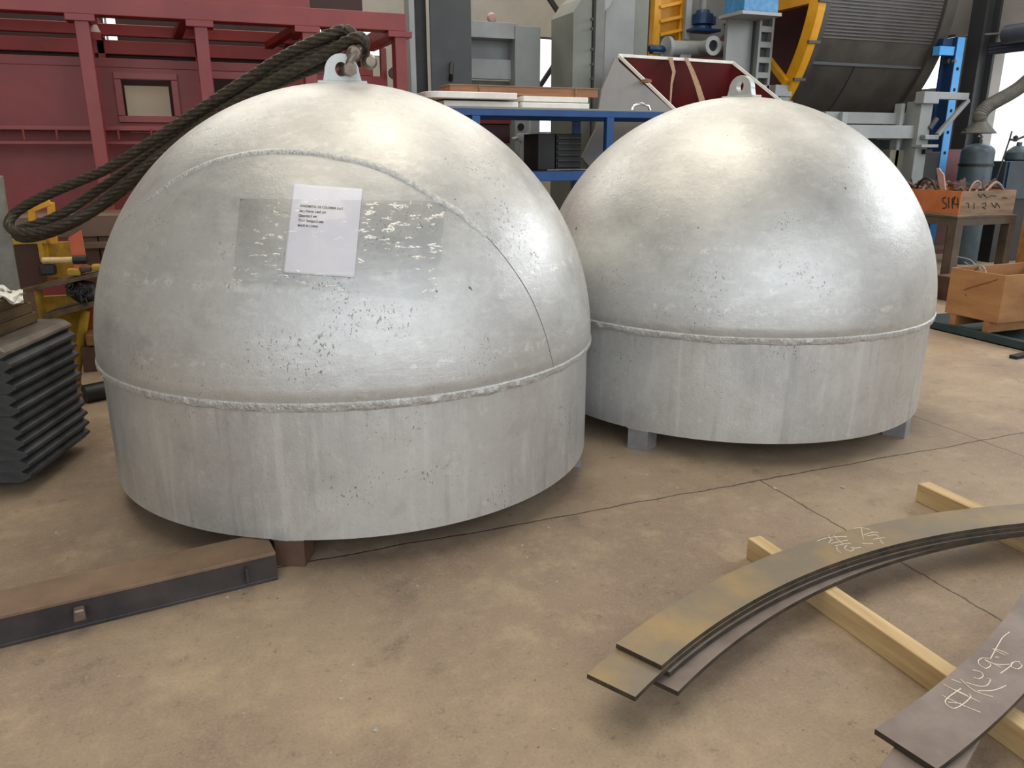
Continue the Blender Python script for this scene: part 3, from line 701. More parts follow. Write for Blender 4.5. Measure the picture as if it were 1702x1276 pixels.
def rail(y0, y1, Y, dep, m_, nm, px0=60, xend=None):
    zt_, zb_ = onY(px0, y0, Y).z, onY(px0, y1, Y).z
    return B(xl_, xend if xend is not None else xr_-.15, Y, Y+dep, zb_, zt_).build(nm, m_, rf, .004)
rail(33, 53, ry+.75, .06, M_RED, 'rail'); rail(61, 85, ry+1.25, .08, M_REDD, 'rail')
rail(92, 108, ry+.5, .1, M_REDD, 'rail'); rail(208, 216, ry+.28, .14, M_RED, 'ledge')
rail(234, 240, ry+.3, .1, M_RED, 'ledge')
# web panel with two hatches
Yp = ry+.42
def hp(x0, y0, x1, y1): a = onY(x0, (y0+y1)/2, Yp); b_ = onY(x1, (y0+y1)/2, Yp); return (a.x, b_.x, onY((x0+x1)/2, y1, Yp).z, onY((x0+x1)/2, y0, Yp).z)
h1, h2 = hp(205, 133, 287, 193), hp(358, 133, 440, 195)
zt_, zb_ = onY(60, 108, Yp).z, onY(60, 218, Yp).z
wall_holes('y', Yp, Yp+.02, xl_, xr_-.1, zb_, zt_, [h1, h2]).build('web_panel', M_REDD, rf)
for h in (h1, h2):
    mb = MB(); t = .045
    mb.box(h[0]-t, h[1]+t, Yp-.03, Yp, h[3], h[3]+t).box(h[0]-t, h[1]+t, Yp-.03, Yp, h[2]-t, h[2]).box(h[0]-t, h[0], Yp-.03, Yp, h[2], h[3]).box(h[1], h[1]+t, Yp-.03, Yp, h[2], h[3])
    mb.build('hatch_rim', M_RED, rf, .004)
B(xl_, xr_-.1, Yp+.1, Yp+.12, .3, zb_).build('lower_panel', M_REDD, rf)
B(xl_, xr_-.1, Yp+.02, Yp+.1, .75, .82).build('ledge', M_RED, rf, .003)
for x in (40, 95, 197, 252):
    q = onY(x, 222, ry+.3); MB().tube([(q.x, q.y-.02, q.z+.03), (q.x, q.y-.02, q.z-.04)], .008, 8).build('hook_pin', M_RED, rf)
for (a, b_) in (((294, 60), (306, 30)), ((446, 76), (500, 42)), ((150, 38), (160, 60)), ((616, 80), (656, 62))):
    MB().bar(onY(*a, ry+.74), onY(*b_, ry+.1), .06, .05).build('brace', M_REDD, rf, .003)
for x in (632,): q = onY(x, 80, ry+1.0); B(q.x, q.x+.05, q.y, q.y+.05, .3, zl).build('inner_post', M_REDD, rf, .003)
a, b_ = onY(616, 84, ry+1.2), onY(658, 150, ry+1.2); B(a.x, xr_-.1, ry+1.22, ry+1.24, .3, a.z).build('end_panel', M_REDD, rf)
q = onY(655, 122, ry+.9); MB().lathe([(0, q.y-.03), (.05, q.y-.03), (.05, q.y), (.03, q.y+.03), (0, q.y+.03)], (q.x, q.z), 14, 'y').build('valve_knob', M_BLACK, rf, smooth=True)
o = F(210, 143, 283, 200, Yp+.5, .02).build('beige_sheet', M_BEIGE); a = o.data
tag(o, 'plain beige sheet seen through the square hatch of the red frame', 'sheet')
for vtx in a.vertices:
    if vtx.co.z < 1.6: vtx.co.z = .0
Yk = ry+1.36
def hk(x0, y0, x1, y1): a = onY(x0, (y0+y1)/2, Yk); b_ = onY(x1, (y0+y1)/2, Yk); return (a.x, b_.x, onY((x0+x1)/2, y1, Yk).z, onY((x0+x1)/2, y0, Yk).z)
wall_holes('y', Yk, Yk+.02, xl_-.6, xr_-.35, .3, 2.6, [hk(172, 14, 192, 66), hk(482, 30, 604, 62)]).build('back_panel', mat('shaded_interior', (46, 22, 20), (60, 30, 27), .6), rf)  # dark sheet added to stand for the shaded interior behind the rails
# thin hanging rods above the frame
for i, x in enumerate((535, 565)):
    q = onY(x, 10, 7.9); o = MB().tube([(q.x, 7.9, 0), (q.x, 7.9, 8.5)], .022, 8).build('thin_pipe', M_BROWN)
    tag(o, 'thin brown vertical pipe behind the red frame, %s of the two' % ('left' if i == 0 else 'right'), 'pipe', 'thin vertical pipes')

# ================================================================== BLUE RACK AND WHAT IS ON IT
ky = 6.0
rk_ = thing('blue_rack', (2.8, ky, 0), 'bright blue steel rack standing behind and between the two pots', 'rack')
z1, z2 = 1.643, 1.580; xa, xb = onY(742, 183, ky).x, 4.6
B(xa, xb, ky, ky+.06, z2, z1-.015).build('top_rail', M_BLUE, rk_, .003)
B(xa, xb, ky+.84, ky+.9, z2, z1-.015).build('top_rail', M_BLUE, rk_, .003)
B(xa, xb, ky, ky+.9, z1-.015, z1).build('top_sheet', M_GREY, rk_, .002)
for px_, yy in ((785, 0), (1009, 0), (955, .84), (None, .84)):
    x = onY(px_, 205, ky+yy).x if px_ else xa+.06
    B(x, x+.065, ky+yy, ky+yy+.06, 0, z2).build('leg', M_BLUE, rk_, .003)
B(xb-.07, xb, ky, ky+.06, 0, z2).build('leg', M_BLUE, rk_, .003)
za, zb = onY(900, 285, ky).z, onY(900, 301, ky).z
B(xa, xb, ky, ky+.05, zb, za).build('shelf_rail', M_BLUE, rk_, .003)
B(xa, xb, ky+.02, ky+.88, za-.01, za).build('shelf_sheet', mat('shelf_dark', (44, 50, 52), (58, 64, 66), .5), rk_)
B(xa, xb, ky+.02, ky+.88, .35, .36).build('lower_shelf', MATS['shelf_dark'], rk_)
# white foam slabs
def fslab(x0, x1, yc0, yc1, z0_, z1_, lab, rnd=.0):
    a, b_ = onY(x0, 170, yc0).x, onY(x1, 170, yc0).x; r_ = rnd; pts = []
    if r_:
        for i in range(7): q = math.pi+math.pi/2*i/6; pts.append((a+r_+r_*math.cos(q), yc0+r_+r_*math.sin(q), z0_))
        pts += [(b_, yc0, z0_), (b_, yc1, z0_), (a, yc1, z0_)]
    else: pts = [(a, yc0, z0_), (b_, yc0, z0_), (b_, yc1, z0_), (a, yc1, z0_)]
    tag(MB().prism(pts, (0, 0, z1_-z0_)).build('foam_slab', M_WHITE, bev=.006), lab, 'slab', 'white slabs on the blue rack')
T0 = z1
fslab(738, 862, ky+.04, ky+.6, T0+.0005, T0+.043, 'white slab on the blue rack, lower left of the four')
fslab(868, 980, ky+.04, ky+.6, T0+.0005, T0+.043, 'white slab on the blue rack, lower right of the four')
fslab(712, 860, ky-.04, ky+.6, T0+.055, T0+.103, 'long white slab with rounded end, upper left on the blue rack', .10)
fslab(870, 978, ky+.06, ky+.6, T0+.05, T0+.09, 'white slab under the packing board, upper right on the blue rack')
tag(B(onY(742, 170, ky).x, onY(975, 170, ky).x, ky+.1, ky+.5, T0+.043, T0+.05).build('spacer_sheet', M_GWOOD), 'thin brown sheet between the two layers of white slabs', 'sheet')
pb = thing('packing_board', onY(870, 150, ky+.3), 'long orange-brown wooden packing board lying on the white slabs', 'board')
xa_, xb_ = onY(748, 145, ky+.25).x, onY(994, 160, ky+.25).x
B(xa_, xb_, ky+.25, ky+.55, T0+.103, T0+.168).build('plank', M_PLANK, pb, .003)
B(xa_-.01, xb_+.01, ky+.24, ky+.56, T0+.168, T0+.176).build('lid_sheet', M_GWOOD, pb, .001)
for x in (796, 956): q = onY(x, 150, ky+.24).x; B(q, q+.012, ky+.235, ky+.565, T0+.1005, T0+.179).build('band', M_GWOOD, pb)
# chromed handle on the rack top
q = onY(1066, 172, ky+.3); ha = thing('chrome_handle', (q.x, ky+.3, T0), 'small shiny chrome handle lying on the right of the blue rack top', 'handle')
MB().tube([(q.x-.09, ky+.3, T0+.012), (q.x-.07, ky+.3, T0+.05), (q.x, ky+.3, T0+.068), (q.x+.07, ky+.3, T0+.05), (q.x+.09, ky+.3, T0+.012)], .012, 10).build('bow', mat('chrome', (220, 220, 216), rough=.15, metal=1), ha, smooth=True)
B(q.x-.11, q.x+.11, ky+.285, ky+.33, T0, T0+.014).build('base', M_BLACK, ha, .003)
# items on/behind the rack's shelf
za0 = za
xa1, xa2 = onY(896, 250, ky+.4).x, onY(968, 250, ky+.4).x
for i in range(2):
    x0_, x1_ = (xa1, xa1+.16) if i == 0 else (xa1+.17, xa2)
    dc = thing('slotted_crate', (x0_, ky+.4, za0), 'black %s crate on the blue rack shelf' % ('plain narrow' if i == 0 else 'slotted stacked'), 'crate')
    B(x0_, x1_, ky+.42, ky+.75, za0, za0+.30).build('body', M_BLACK, dc, .006)
    if i:
        for k in range(6): B(x0_+.01, x1_-.01, ky+.405, ky+.42, za0+.02+k*.047, za0+.045+k*.047).build('rib', mat('rib_grey', (44, 44, 44), rough=.4), dc, .003)
q = onY(892, 260, ky+.2)
MB().tube([(q.x+.05, ky+.1, za0+.008), (q.x+.35, ky+.16, za0+.01), (q.x+.5, ky+.1, za0+.008)], .006, 6).build('wire_offcut', M_STRIP); tag(bpy.data.objects['wire_offcut'], 'thin bright wire offcut lying on the blue rack shelf', 'wire')
rb = thing('red_machine_head', onY(820, 215, 7.0), 'dark red machine head seen under the blue rack top at left', 'machine')
F(790, 199, 850, 206, 7.0, .3).build('lid', M_REDD, rb, .004)
F(795, 206, 848, 238, 7.02, .26).build('body', mat('dark_maroon', (58, 14, 22), (70, 20, 28), .4), rb, .006)
F(805, 190, 835, 199, 7.05, .2).build('cover', M_LGREY, rb, .004)
q = onY(846, 250, 7.1); MB().lathe([(0, q.z-.3), (.15, q.z-.3), (.17, q.z-.1), (.1, q.z), (0, q.z)], (q.x, q.y+.1), 20).build('motor', mat('drab_green', (88, 92, 70), (104, 106, 82), .5), rb, smooth=True)
B(q.x-.15, q.x+.15, q.y, q.y+.25, 0, q.z-.28).build('pedestal', M_BLACK, rb)

# ================================================================== GREY PORTAL MACHINE
py_ = 7.75
pm = thing('grey_portal', (3.2, py_, 0), 'grey sheet-steel portal machine behind the blue rack, right of the dark column', 'machine')
F(770, 36, 862, 63, py_, .25).build('lintel', M_LGREY, pm, .004)
a, b_ = onY(855, 90, py_).x, onY(897, 90, py_).x
B(a, b_, py_-.02, py_+.14, 0, onY(875, 44, py_).z).build('leg', M_GREY, pm, .004)
F(765, 60, 862, 100, py_+.2, .02).build('back_panel', M_GREY, pm); F(765, 98, 856, 131, py_+.1, .08).build('back_panel', M_LGREY, pm, .003)
F(780, 134, 848, 142, py_+.25, .03).build('slot_panel', M_GREYG, pm)
F(780, 142, 848, 260, py_+.3, .05).build('lower_panel', M_GREY, pm)
q = onY(866, 211, py_-.03); MB().lathe([(0, q.y), (.035, q.y), (.035, q.y+.008), (0, q.y+.008)], (q.x, q.z), 20, 'y').build('round_hole', M_HOLE, pm)
q = onY(817, 30, py_+.1); lp = thing('round_lamp', (q.x, q.y, q.z-.04), 'small round pinkish lamp on the grey portal\'s lintel', 'lamp')
MB().lathe([(0, q.y-.04), (.035, q.y-.03), (.05, q.y), (.035, q.y+.03), (0, q.y+.04)], (q.x, q.z), 20, 'y').build('bulb', mat('dusty_pink', (170, 130, 122), (186, 150, 140), .4), lp, smooth=True)
B(q.x-.03, q.x+.03, q.y-.02, q.y+.02, q.z-.09, q.z-.03).build('stem', M_GREY, lp)
fx = thing('hanging_fitting', onY(866, 228, 7.3), 'pale pipe fitting with a cable hanging beneath the blue rack top', 'fitting')
q = onY(866, 228, 7.3)
MB().lathe([(0, 7.27), (.04, 7.28), (.04, 7.33), (0, 7.34)], (q.x, q.z), 16, 'y').build('body', M_LGREY, fx, smooth=True)
MB().tube([(q.x-.09, 7.3, q.z-.02), (q.x, 7.3, q.z), (q.x+.08, 7.3, q.z+.03), (q.x+.085, 7.3, q.z+.16)], .018, 10).build('arm', M_LGREY, fx, smooth=True)
MB().tube([(q.x-.0, 7.3, q.z-.03), (q.x+.005, 7.3, .0)], .012, 8).build('cable', M_LGREY, fx)
MB().tube([(q.x+.075, 7.3, q.z+.03), (q.x+.07, 7.3, 0)], .012, 8).build('cable', M_BLACK, fx)
# braces seen against the bright window
for i, (a, b_) in enumerate((((893, 150), (934, 88)), ((912, -4), (937, 34)))):
    pa, pb2 = onY(*a, 9.5), onY(*b_, 9.5); d = (pb2-pa)
    if i == 0: pa = pa-d*(pa.z/d.z)
    else: pa = pa-d*((pa.z-ZT)/d.z)
    tag(MB().bar(pa, pb2, .05, .05).build('brace_bar', M_BLACK), 'dark diagonal brace %s' % ('crossing the bright tall window' if i == 0 else 'at the top edge beside the grey-green housing'), 'brace')

# ================================================================== GREY HOUSINGS
gy = 7.2
hs = thing('grey_green_housing', (4, gy, 0), 'tall grey-green machine housing right of the bright tall window', 'housing')
q = [onY(x, y, gy) for x, y in ((953, 150), (953, 20), (968, -4), (985, -20), (985, 150))]
base = [V((q[0].x, gy, .4))]+q[1:4]+[V((q[4].x, gy, .4))]
MB().prism(base, (0, .5, 0)).build('casing', M_GREYG, hs, .004)
B(q[4].x, onY(1001, 80, gy).x, gy-.03, gy+.4, .4, 3.2).build('flange_strip', mat('flange_grey', (104, 106, 104), (118, 120, 116), .5), hs, .003)
for y in (32, 48, 82, 107, 131): p = onY(983, y, gy-.03); MB().lathe([(0, p.y-.02), (.014, p.y-.02), (.014, p.y)], (p.x, p.z), 6, 'y').build('bolt', M_DGREY, hs)
B(q[0].x+.1, q[4].x, gy+.1, gy+.4, 0, .4).build('foot', M_DGREY, hs)
gp = thing('grey_plate_tower', (4.3, gy, 0), 'light grey plate tower between the bolted housing and the yellow frame', 'housing')
gt = 8.15; a, b_, c = onY(1001, 90, gt).x, onY(1050, 60, gt).x, onY(1086, 60, gt).x
B(a, b_, gt-.05, gt+.3, 0, 3.6).build('front_plate', M_GREY, gp, .004)
B(b_, c, gt+.12, gt+.3, 0, 3.6).build('side_plate', M_GREYG, gp, .004)
a = [onY(x, y, gy-.12) for x, y in ((990, 14), (1012, -8), (1022, -8), (1012, 12), (1004, 19))]
a = [p+V((0, .9, 0)) for p in [onY(x, y, gt-.98) for x, y in ((990, 14), (1012, -8), (1022, -8), (1012, 12), (1004, 19))]]
a = [onY(x, y, gt-.1) for x, y in ((990, 14), (1012, -8), (1022, -8), (1012, 12), (1004, 19))]
tag(MB().prism(a, (0, .03, 0)).build('white_bracket', M_LGREY, gp), 'x', 'x'); del bpy.data.objects['white_bracket']['label'], bpy.data.objects['white_bracket']['category']
# ------------------------------------------------------------------ red lined hopper
hy_ = 6.95
hp_ = thing('red_lined_hopper', (4.9, hy_, 0), 'big grey hopper with dark red inside and white rim behind the right pot', 'hopper')
TL, TR, BR, BL = onY(1028, 92, 7.6), onY(1218, 104, 7.6), onY(1330, 194, 6.95), onY(1140, 200, 6.95)
cn = (TL+TR+BR+BL)/4
dn = [(p-cn)*.72+cn+V((.10, .25, -.62)) for p in (TL, TR, BR, BL)]
def quadslab(a, b_, c, d, th_, m_, nm, par):
    nrm = (b_-a).cross(d-a).normalized()*th_
    return MB().hexa([a, b_, c, d], [a+nrm, b_+nrm, c+nrm, d+nrm]).build(nm, m_, par)
top4 = [TL, TR, BR, BL]
for i, nm in enumerate(('back_wall', 'right_wall', 'front_wall', 'left_wall')):
    j = (i+1) % 4; quadslab(top4[i], top4[j], dn[j], dn[i], .012, M_HRED, nm, hp_)
quadslab(dn[0], dn[1], dn[2], dn[3], .012, M_HRED, 'bottom', hp_)
for i in range(4): MB().bar(top4[i], top4[(i+1) % 4], .022, .03).build('rim', M_WHITE, hp_, .002)
sd = [onY(x, y, 6.98) for x, y in ((1022, 96), (1140, 204), (1140, 330), (985, 283), (967, 262), (990, 215), (1000, 150))]
sd = [V((p.x, p.y, p.z)) for p in sd]
MB().prism(sd, (0, .03, 0)).build('side_plate', mat('hopper_grey', (132, 128, 126), (148, 144, 140), .5, scale=1.5), hp_, .003)
sb = onY(1010, 320, 7.1); B(sb.x, sb.x+.9, 7.1, 7.8, 0, .9).build('stand', M_DGREY, hp_)
for i, pts in enumerate((((1114, 96), (1120, 120), (1116, 140), (1114, 172)), ((1140, 97), (1150, 118), (1160, 145), (1168, 172)))):
    P_ = [onY(x, y, 7.56-.13*k) for k, (x, y) in enumerate(pts)]; mb = MB(); pr = None
    for k, p in enumerate(P_):
        wd = (.028, .02, .012, .009)[k] if i == 0 else (.024, .03, .034, .036)[k]
        r_ = [mb.bm.verts.new(p+V((-wd, 0, 0))), mb.bm.verts.new(p+V((wd, 0, 0)))]
        if pr: mb.bm.faces.new((pr[0], pr[1], r_[1], r_[0]))
        pr = r_
    o = mb.build('webbing_strap', M_STRAP); s = o.modifiers.new('t', 'SOLIDIFY'); s.thickness = .004
    tag(o, 'brown webbing strap hanging inside the red hopper, %s' % ('the narrow twisted left one' if i == 0 else 'the wider right one'), 'strap', 'straps in the hopper')
q = onY(1077, 134, 6.9); tag(MB().lathe([(0, q.z-.02), (.05, q.z-.015), (.05, q.z+.01), (0, q.z+.02)], (q.x, 6.93), 14).build('wood_wedge', M_PLANK), 'small brown wooden wedge on the hopper\'s white left rim', 'wedge')

# ------------------------------------------------------------------ machinery above the hopper
yl = thing('yellow_gantry', (5, 8.6, 0), 'yellow ribbed steel frame standing above the left of the red hopper', 'frame')
yy = 8.6
a, b_ = onY(1087, 40, yy).x, onY(1098, 40, yy).x; B(a, b_, yy, yy+.1, 0, 3.6).build('post', M_YEL, yl, .004)
c = onY(1130, 40, yy).x; B(c, c+.06, yy, yy+.1, 0, 3.6).build('post', M_YEL, yl, .004)
B(b_, c, yy+.06, yy+.08, onY(1110, 57, yy).z, 3.6).build('back_sheet', mat('amber_sheet', (190, 130, 20), (206, 146, 34), .5), yl)
for y in (9, 33, 55): MB().bar(onY(1096, y+3, yy), onY(1132, y-5, yy), .06, .035).build('rung', M_YEL, yl, .003)
# round casing
rc_ = thing('round_casing', (6, 9.0, 0), 'big round grey machine casing behind the blue motor and pipe', 'casing')
q = onY(1130, -60, 9.0)
def disc(mb, cx, cz, r, y0, y1, n=72): return mb.lathe([(0, y0), (r-.01, y0), (r, y0+.01), (r, y1), (0, y1)], (cx, cz), n, 'y')
ed = onY(1232, 20, 9.0); cz_ = onY(1130, -70, 9.0).z; rr_ = math.hypot(ed.x-q.x, ed.z-cz_)
disc(MB(), q.x, cz_, rr_, 9.0, 9.5).build('disc', M_GREY, rc_, smooth=True)
a = onY(1196, 95, 9.0)
for k in range(7):
    an = R(-82+k*13); p = V((q.x+rr_*.955*math.cos(an), 8.99, cz_+rr_*.955*math.sin(an))); MB().lathe([(0, p.y-.015), (.018, p.y-.015), (.018, p.y)], (p.x, p.z), 6, 'y').build('bolt', M_DGREY, rc_)
B(q.x-.3, q.x+.3, 9.1, 9.4, 0, cz_-rr_+.1).build('stand', M_GREY, rc_)
p = onY(1215, 40, 8.96); MB().bar(p-V((.1, 0, .01)), p+V((.1, 0, .02)), .02, .02).build('slot_bar', M_DGREY, rc_)
# grey box behind
fr_ = thing('grey_support_frame', (6.2, 8.3, 0), 'grey steel support frame with square openings left of the yellow ring', 'frame')
F(1207, 30, 1262, 132, 7.95, .05).build('web_plate', M_GREY, fr_, .003)
mb = MB()
P1, P2 = [(1262, 30), (1257, 140)], [(1290, 28), (1278, 140)]
a, b_ = onY(1260, 80, 7.85).x, onY(1284, 80, 7.85).x; zt2, zb2 = onY(1270, 22, 7.85).z, onY(1270, 150, 7.85).z; nR = 5
mb.box(a, a+.03, 7.85, 7.93, 0, zt2).box(b_-.03, b_, 7.85, 7.93, 0, zt2)
for k in range(nR+1): z = zb2+(zt2-zb2)*k/nR; mb.box(a+.03, b_-.03, 7.85, 7.93, z-.03, z+.03)
mb.build('ladder_rib', M_GREY, fr_)
B(a-.02, b_+.02, 7.92, 7.935, 0, zt2).build('backing', M_DGREY, fr_)
B(onY(1207, 100, 7.95).x, onY(1262, 100, 7.95).x, 7.95, 8.0, 0, onY(1220, 131, 7.95).z).build('leg_plate', M_GREYG, fr_)
# pipe with flanges
pi = thing('flanged_pipe', onY(1150, 82, 8.2), 'grey flanged pipe lying level above the red hopper', 'pipe')
a, b_ = onY(1108, 80, 8.3), onY(1205, 82, 8.3)
MB().tube([a, b_], .085, 24).build('pipe_body', M_GREY, pi, smooth=True)
MB().tube([a-V((.015, 0, 0)), a+V((.03, 0, 0))], .125, 24).build('flange', M_LGREY, pi, smooth=False)
q = onY(1180, 77, 8.1)
MB().tube([(q.x, 8.06, q.z), (q.x, 8.28, q.z)], .075, 24).build('branch', M_GREY, pi, smooth=True)
o_, i_ = [], []
for k in range(28): t_ = 2*math.pi*k/28; o_.append((q.x+.105*math.cos(t_), 8.03, q.z+.105*math.sin(t_))); i_.append((q.x+.058*math.cos(t_), 8.03, q.z+.058*math.sin(t_)))
MB().ringprism(o_, i_, (0, .03, 0)).build('flange', M_LGREY, pi, .003)
MB().lathe([(0, 8.055), (.057, 8.055), (.057, 8.06)], (q.x, q.z), 24, 'y').build('bore', M_HOLE, pi)
B(onY(1127, 90, 8.3).x, onY(1145, 90, 8.3).x, 8.25, 8.38, 0, a.z-.06).build('saddle', M_GREY, pi, .003)
def motor(px0, py0, px1, py1, Y, lab, vert=True, mm=M_BLUED):
    a, b_ = onY(px0, py0, Y), onY(px1, py1, Y); t = thing('electric_motor', (a+b_)/2, lab, 'motor'); r_ = abs(b_.x-a.x)/2 if vert else abs(a.z-b_.z)/2
    if vert:
        cx, z0_, z1_ = (a.x+b_.x)/2, b_.z, a.z; prof = [(r_*.9, z0_), (r_*.9, z0_+.03), (r_*.72, z0_+.04)]
        n = 8
        for k in range(n): z = z0_+.05+(z1_-z0_-.1)*k/n; prof += [(r_*.8, z), (r_, z+.006), (r_, z+.018), (r_*.8, z+.024)]
        prof += [(r_*.7, z1_-.03), (r_*.6, z1_)]
        MB().lathe(prof, (cx, Y), 24).build('body', mm, t); MB().box(cx-r_*1.5, cx+r_*1.5, Y-r_, Y+r_, z0_-.03, z0_).build('base_flange', mm, t, .004)
        MB().lathe([(r_*.35, z1_-.01), (r_*.35, z1_+.25)], (cx, Y), 14).build('shaft', M_GREY, t)
        MB().box(cx+r_*.8, cx+r_*1.3, Y-.05, Y+.05, (z0_+z1_)/2-.05, (z0_+z1_)/2+.04).build('terminal_box', mm, t, .004)
    else:
        cz, x0_, x1_ = (a.z+b_.z)/2, a.x, b_.x
        MB().lathe([(r_*.7, x0_), (r_, x0_+.02), (r_, x1_-.03), (r_*.6, x1_)], (Y, cz), 20, 'x').build('body', mm, t, smooth=True)
        MB().box(x0_+.03, x1_-.03, Y-r_, Y+r_, cz-r_*1.2, cz-r_*.8).build('foot', mm, t)
    return t
motor(1154, 16, 1181, 50, 8.45, 'dark blue electric motor standing upright behind the grey flanged pipe')
motor(1079, 74, 1104, 89, 8.3, 'small blue motor lying at the left end of the flanged pipe', False)
mb_ = thing('blue_gearbox', onY(1265, 12, 8.0), 'bright blue gearbox at the top edge left of the yellow ring', 'gearbox')
F(1237, -14, 1295, 20, 7.6, .35).build('housing', mat('gear_blue', (36, 110, 164), (60, 140, 190), .45, scale=18), mb_, .01)
F(1234, 19, 1300, 25, 7.57, .42).build('base_plate', M_LGREY, mb_, .003)
# flexible grey duct and bracket in front
o = F(1141, -40, 1150, 66, 8.5, .05).build('conduit_bar', M_LGREY); tag(o, 'thin light grey conduit bar left of the upright blue motor', 'conduit')

# ================================================================== DRUM
dr = thing('mill_drum', (7.5, 9.5, 0), 'huge dark ribbed drum with a yellow end ring at the right back', 'drum')
DC = (9.5, 3.2)
n = 160; mb = MB(); rings = []
prof = [(2.0, 6.56), (2.08, 6.56), (2.08, 6.68), (2.03, 6.69), (2.03, 8.36), (2.07, 8.37), (2.07, 8.50), (2.03, 8.51), (2.03, 8.58), (1.96, 8.58), (1.96, 6.6)]
for r, x in prof: rings.append([mb.bm.verts.new((x, DC[0]+r*math.cos(2*math.pi*k/n), DC[1]+r*math.sin(2*math.pi*k/n))) for k in range(n)])
for i in range(len(rings)):
    for k in range(n): mb.bm.faces.new((rings[i][k], rings[i][(k+1) % n], rings[(i+1) % len(rings)][(k+1) % n], rings[(i+1) % len(rings)][k]))
mb.build('shell', M_DRUM, dr, smooth=True)
mb = MB()   # fine lengthwise ribs on the upper part
for k in range(60):
    an = math.pi+R(2)+R(-14)+R(1.05)*k*1.0-R(22)
    an = math.pi-R(40)+R(1.0)*k
    if DC[1]+2.03*math.sin(an) < 2.30: continue
    y, z = DC[0]+2.034*math.cos(an), DC[1]+2.034*math.sin(an); mb.box(6.70, 8.35, y-.006, y+.02, z-.008, z+.008)
mb.build('rib_field', mat('rib_dark', (58, 55, 52), (72, 68, 64), .5), dr)
an = math.pi+math.asin((3.2-2.28)/2.03); y, z = DC[0]+2.035*math.cos(an), DC[1]+2.035*math.sin(an)
B(6.7, 8.35, y-.012, y+.02, z-.016, z+.016).build('seam_bar', M_DGREY, dr)
x_ = 7.35; pts = [(x_, DC[0]+2.035*math.cos(math.pi+R(q)), DC[1]+2.035*math.sin(math.pi+R(q))) for q in range(27, 52, 2)]
MB().tube(pts, .01, 6).build('seam_bar', M_DGREY, dr)
o_, i_ = [], []
for k in range(96): t_ = 2*math.pi*k/96; o_.append((6.46, DC[0]+2.14*math.cos(t_), DC[1]+2.14*math.sin(t_))); i_.append((6.46, DC[0]+1.98*math.cos(t_), DC[1]+1.98*math.sin(t_)))
MB().ringprism(o_, i_, (.1, 0, 0)).build('end_ring', M_YEL, dr, .004)
for k in range(5): 
    t_ = math.pi+R(-2+k*11); MB().bar((6.44, DC[0]+2.15*math.cos(t_), DC[1]+2.15*math.sin(t_)), (6.6, DC[0]+2.15*math.cos(t_), DC[1]+2.15*math.sin(t_)), .03, .03).build('ring_bolt', M_DGREY, dr)
for k in range(64, 100): pass
MB().lathe([(0, 6.9), (1.95, 6.9), (1.95, 6.93), (0, 6.93)], (DC[0], DC[1]), 64, 'x').build('inner_head', mat('oxblood', (62, 14, 16), (74, 20, 20), .5), dr)
# yellow inner ribs
q = onX(1300, 20, 6.5); 
a = DC[0]+1.98*math.cos(R(180+4)); B(6.47, 6.55, a-.02, a+1.2, 2.86, 3.3).build('ring_panel', mat('amber_sheet', (0, 0, 0)), dr, .003)
pa, pb3 = onX(1307, 138, 6.42), onX(1275, 96, 6.42); MB().bar(pa, pb3, .06, .07).build('ring_strut', M_YEL, dr, .003)
for xx in (6.75, 8.3): B(xx, xx+.2, 8.9, 10.1, 0, 1.3).build('cradle', M_DGREY, dr)
# white trunnion box
tb = thing('white_support_post', onY(1303, 170, 7.2), 'white-grey support post under the lower end of the yellow ring', 'post')
F(1289, 141, 1317, 160, 7.75, .2).build('box_top', M_LGREY, tb, .004); F(1296, 160, 1312, 168, 7.77, .16).build('neck', M_LGREY, tb, .004)
a = onY(1304, 168, 7.85); B(a.x-.06, a.x+.06, 7.78, 7.92, 0, a.z).build('stem', M_LGREY, tb)
F(1262, 141, 1290, 155, 7.85, .1).build('side_bracket', M_LGREY, tb, .004)

# ================================================================== GREY BASE FRAME (RIGHT)
gf = thing('grey_base_frame', (7, 6.9, 0), 'grey steel base frame with two long rails below the big drum', 'frame')
yg = 6.9
def hb(px0, px1, py0, py1, px_ref, Y, dep, nm, m_, bev=.004):
    a, b_ = onY(px0, (py0+py1)/2, Y).x, onY(px1, (py0+py1)/2, Y).x; return B(a, b_, Y, Y+dep, onY(px_ref, py1, Y).z, onY(px_ref, py0, Y).z).build(nm, m_, gf, bev)
hb(1372, 1506, 187, 206, 1450, yg+.15, .12, 'upper_rail', M_GREY); hb(1372, 1528, 208, 230, 1470, yg, .14, 'lower_rail', M_LGREY)
hb(1400, 1409, 186, 207, 1405, yg+.1, .05, 'clip', M_LGREY)
hb(1375, 1530, 232, 248, 1470, yg+.3, .05, 'recess_panel', M_TEAL)
hb(1475, 1530, 249, 330, 1500, yg+.1, .06, 'lower_board', M_OLIVE); hb(1502, 1510, 275, 320, 1505, yg+.08, .02, 'slot', M_BROWN)
a, b_ = onY(1524, 230, yg-.05).x, onY(1543, 230, yg-.05).x
B(a, b_, yg-.05, yg+.15, 0, onY(1540, 168, yg-.05).z).build('end_post', M_GREY, gf, .004)
a2 = onY(1500, 170, yg+.1).x; B(a2, a2+.05, yg+.1, yg+.2, 0, onY(1505, 172, yg+.1).z).build('end_post', M_LGREY, gf, .004)
a3 = onY(1380, 170, yg+.1).x; B(a3, a3+.1, yg+.02, yg+.2, 0, onY(1380, 230, yg).z).build('end_post', M_GREY, gf, .004)
F(1536, 152, 1562, 172, yg-.1, .12).build('arm_head', M_LGREY, gf, .006)
F(1536, 153, 1611, 165, yg-.06, .08).build('arm', M_LGREY, gf, .004)
MB().bar(onY(1609, 166, yg-.04), onY(1558, 224, yg-.04), .045, .045).build('arm_brace', M_LGREY, gf, .003)
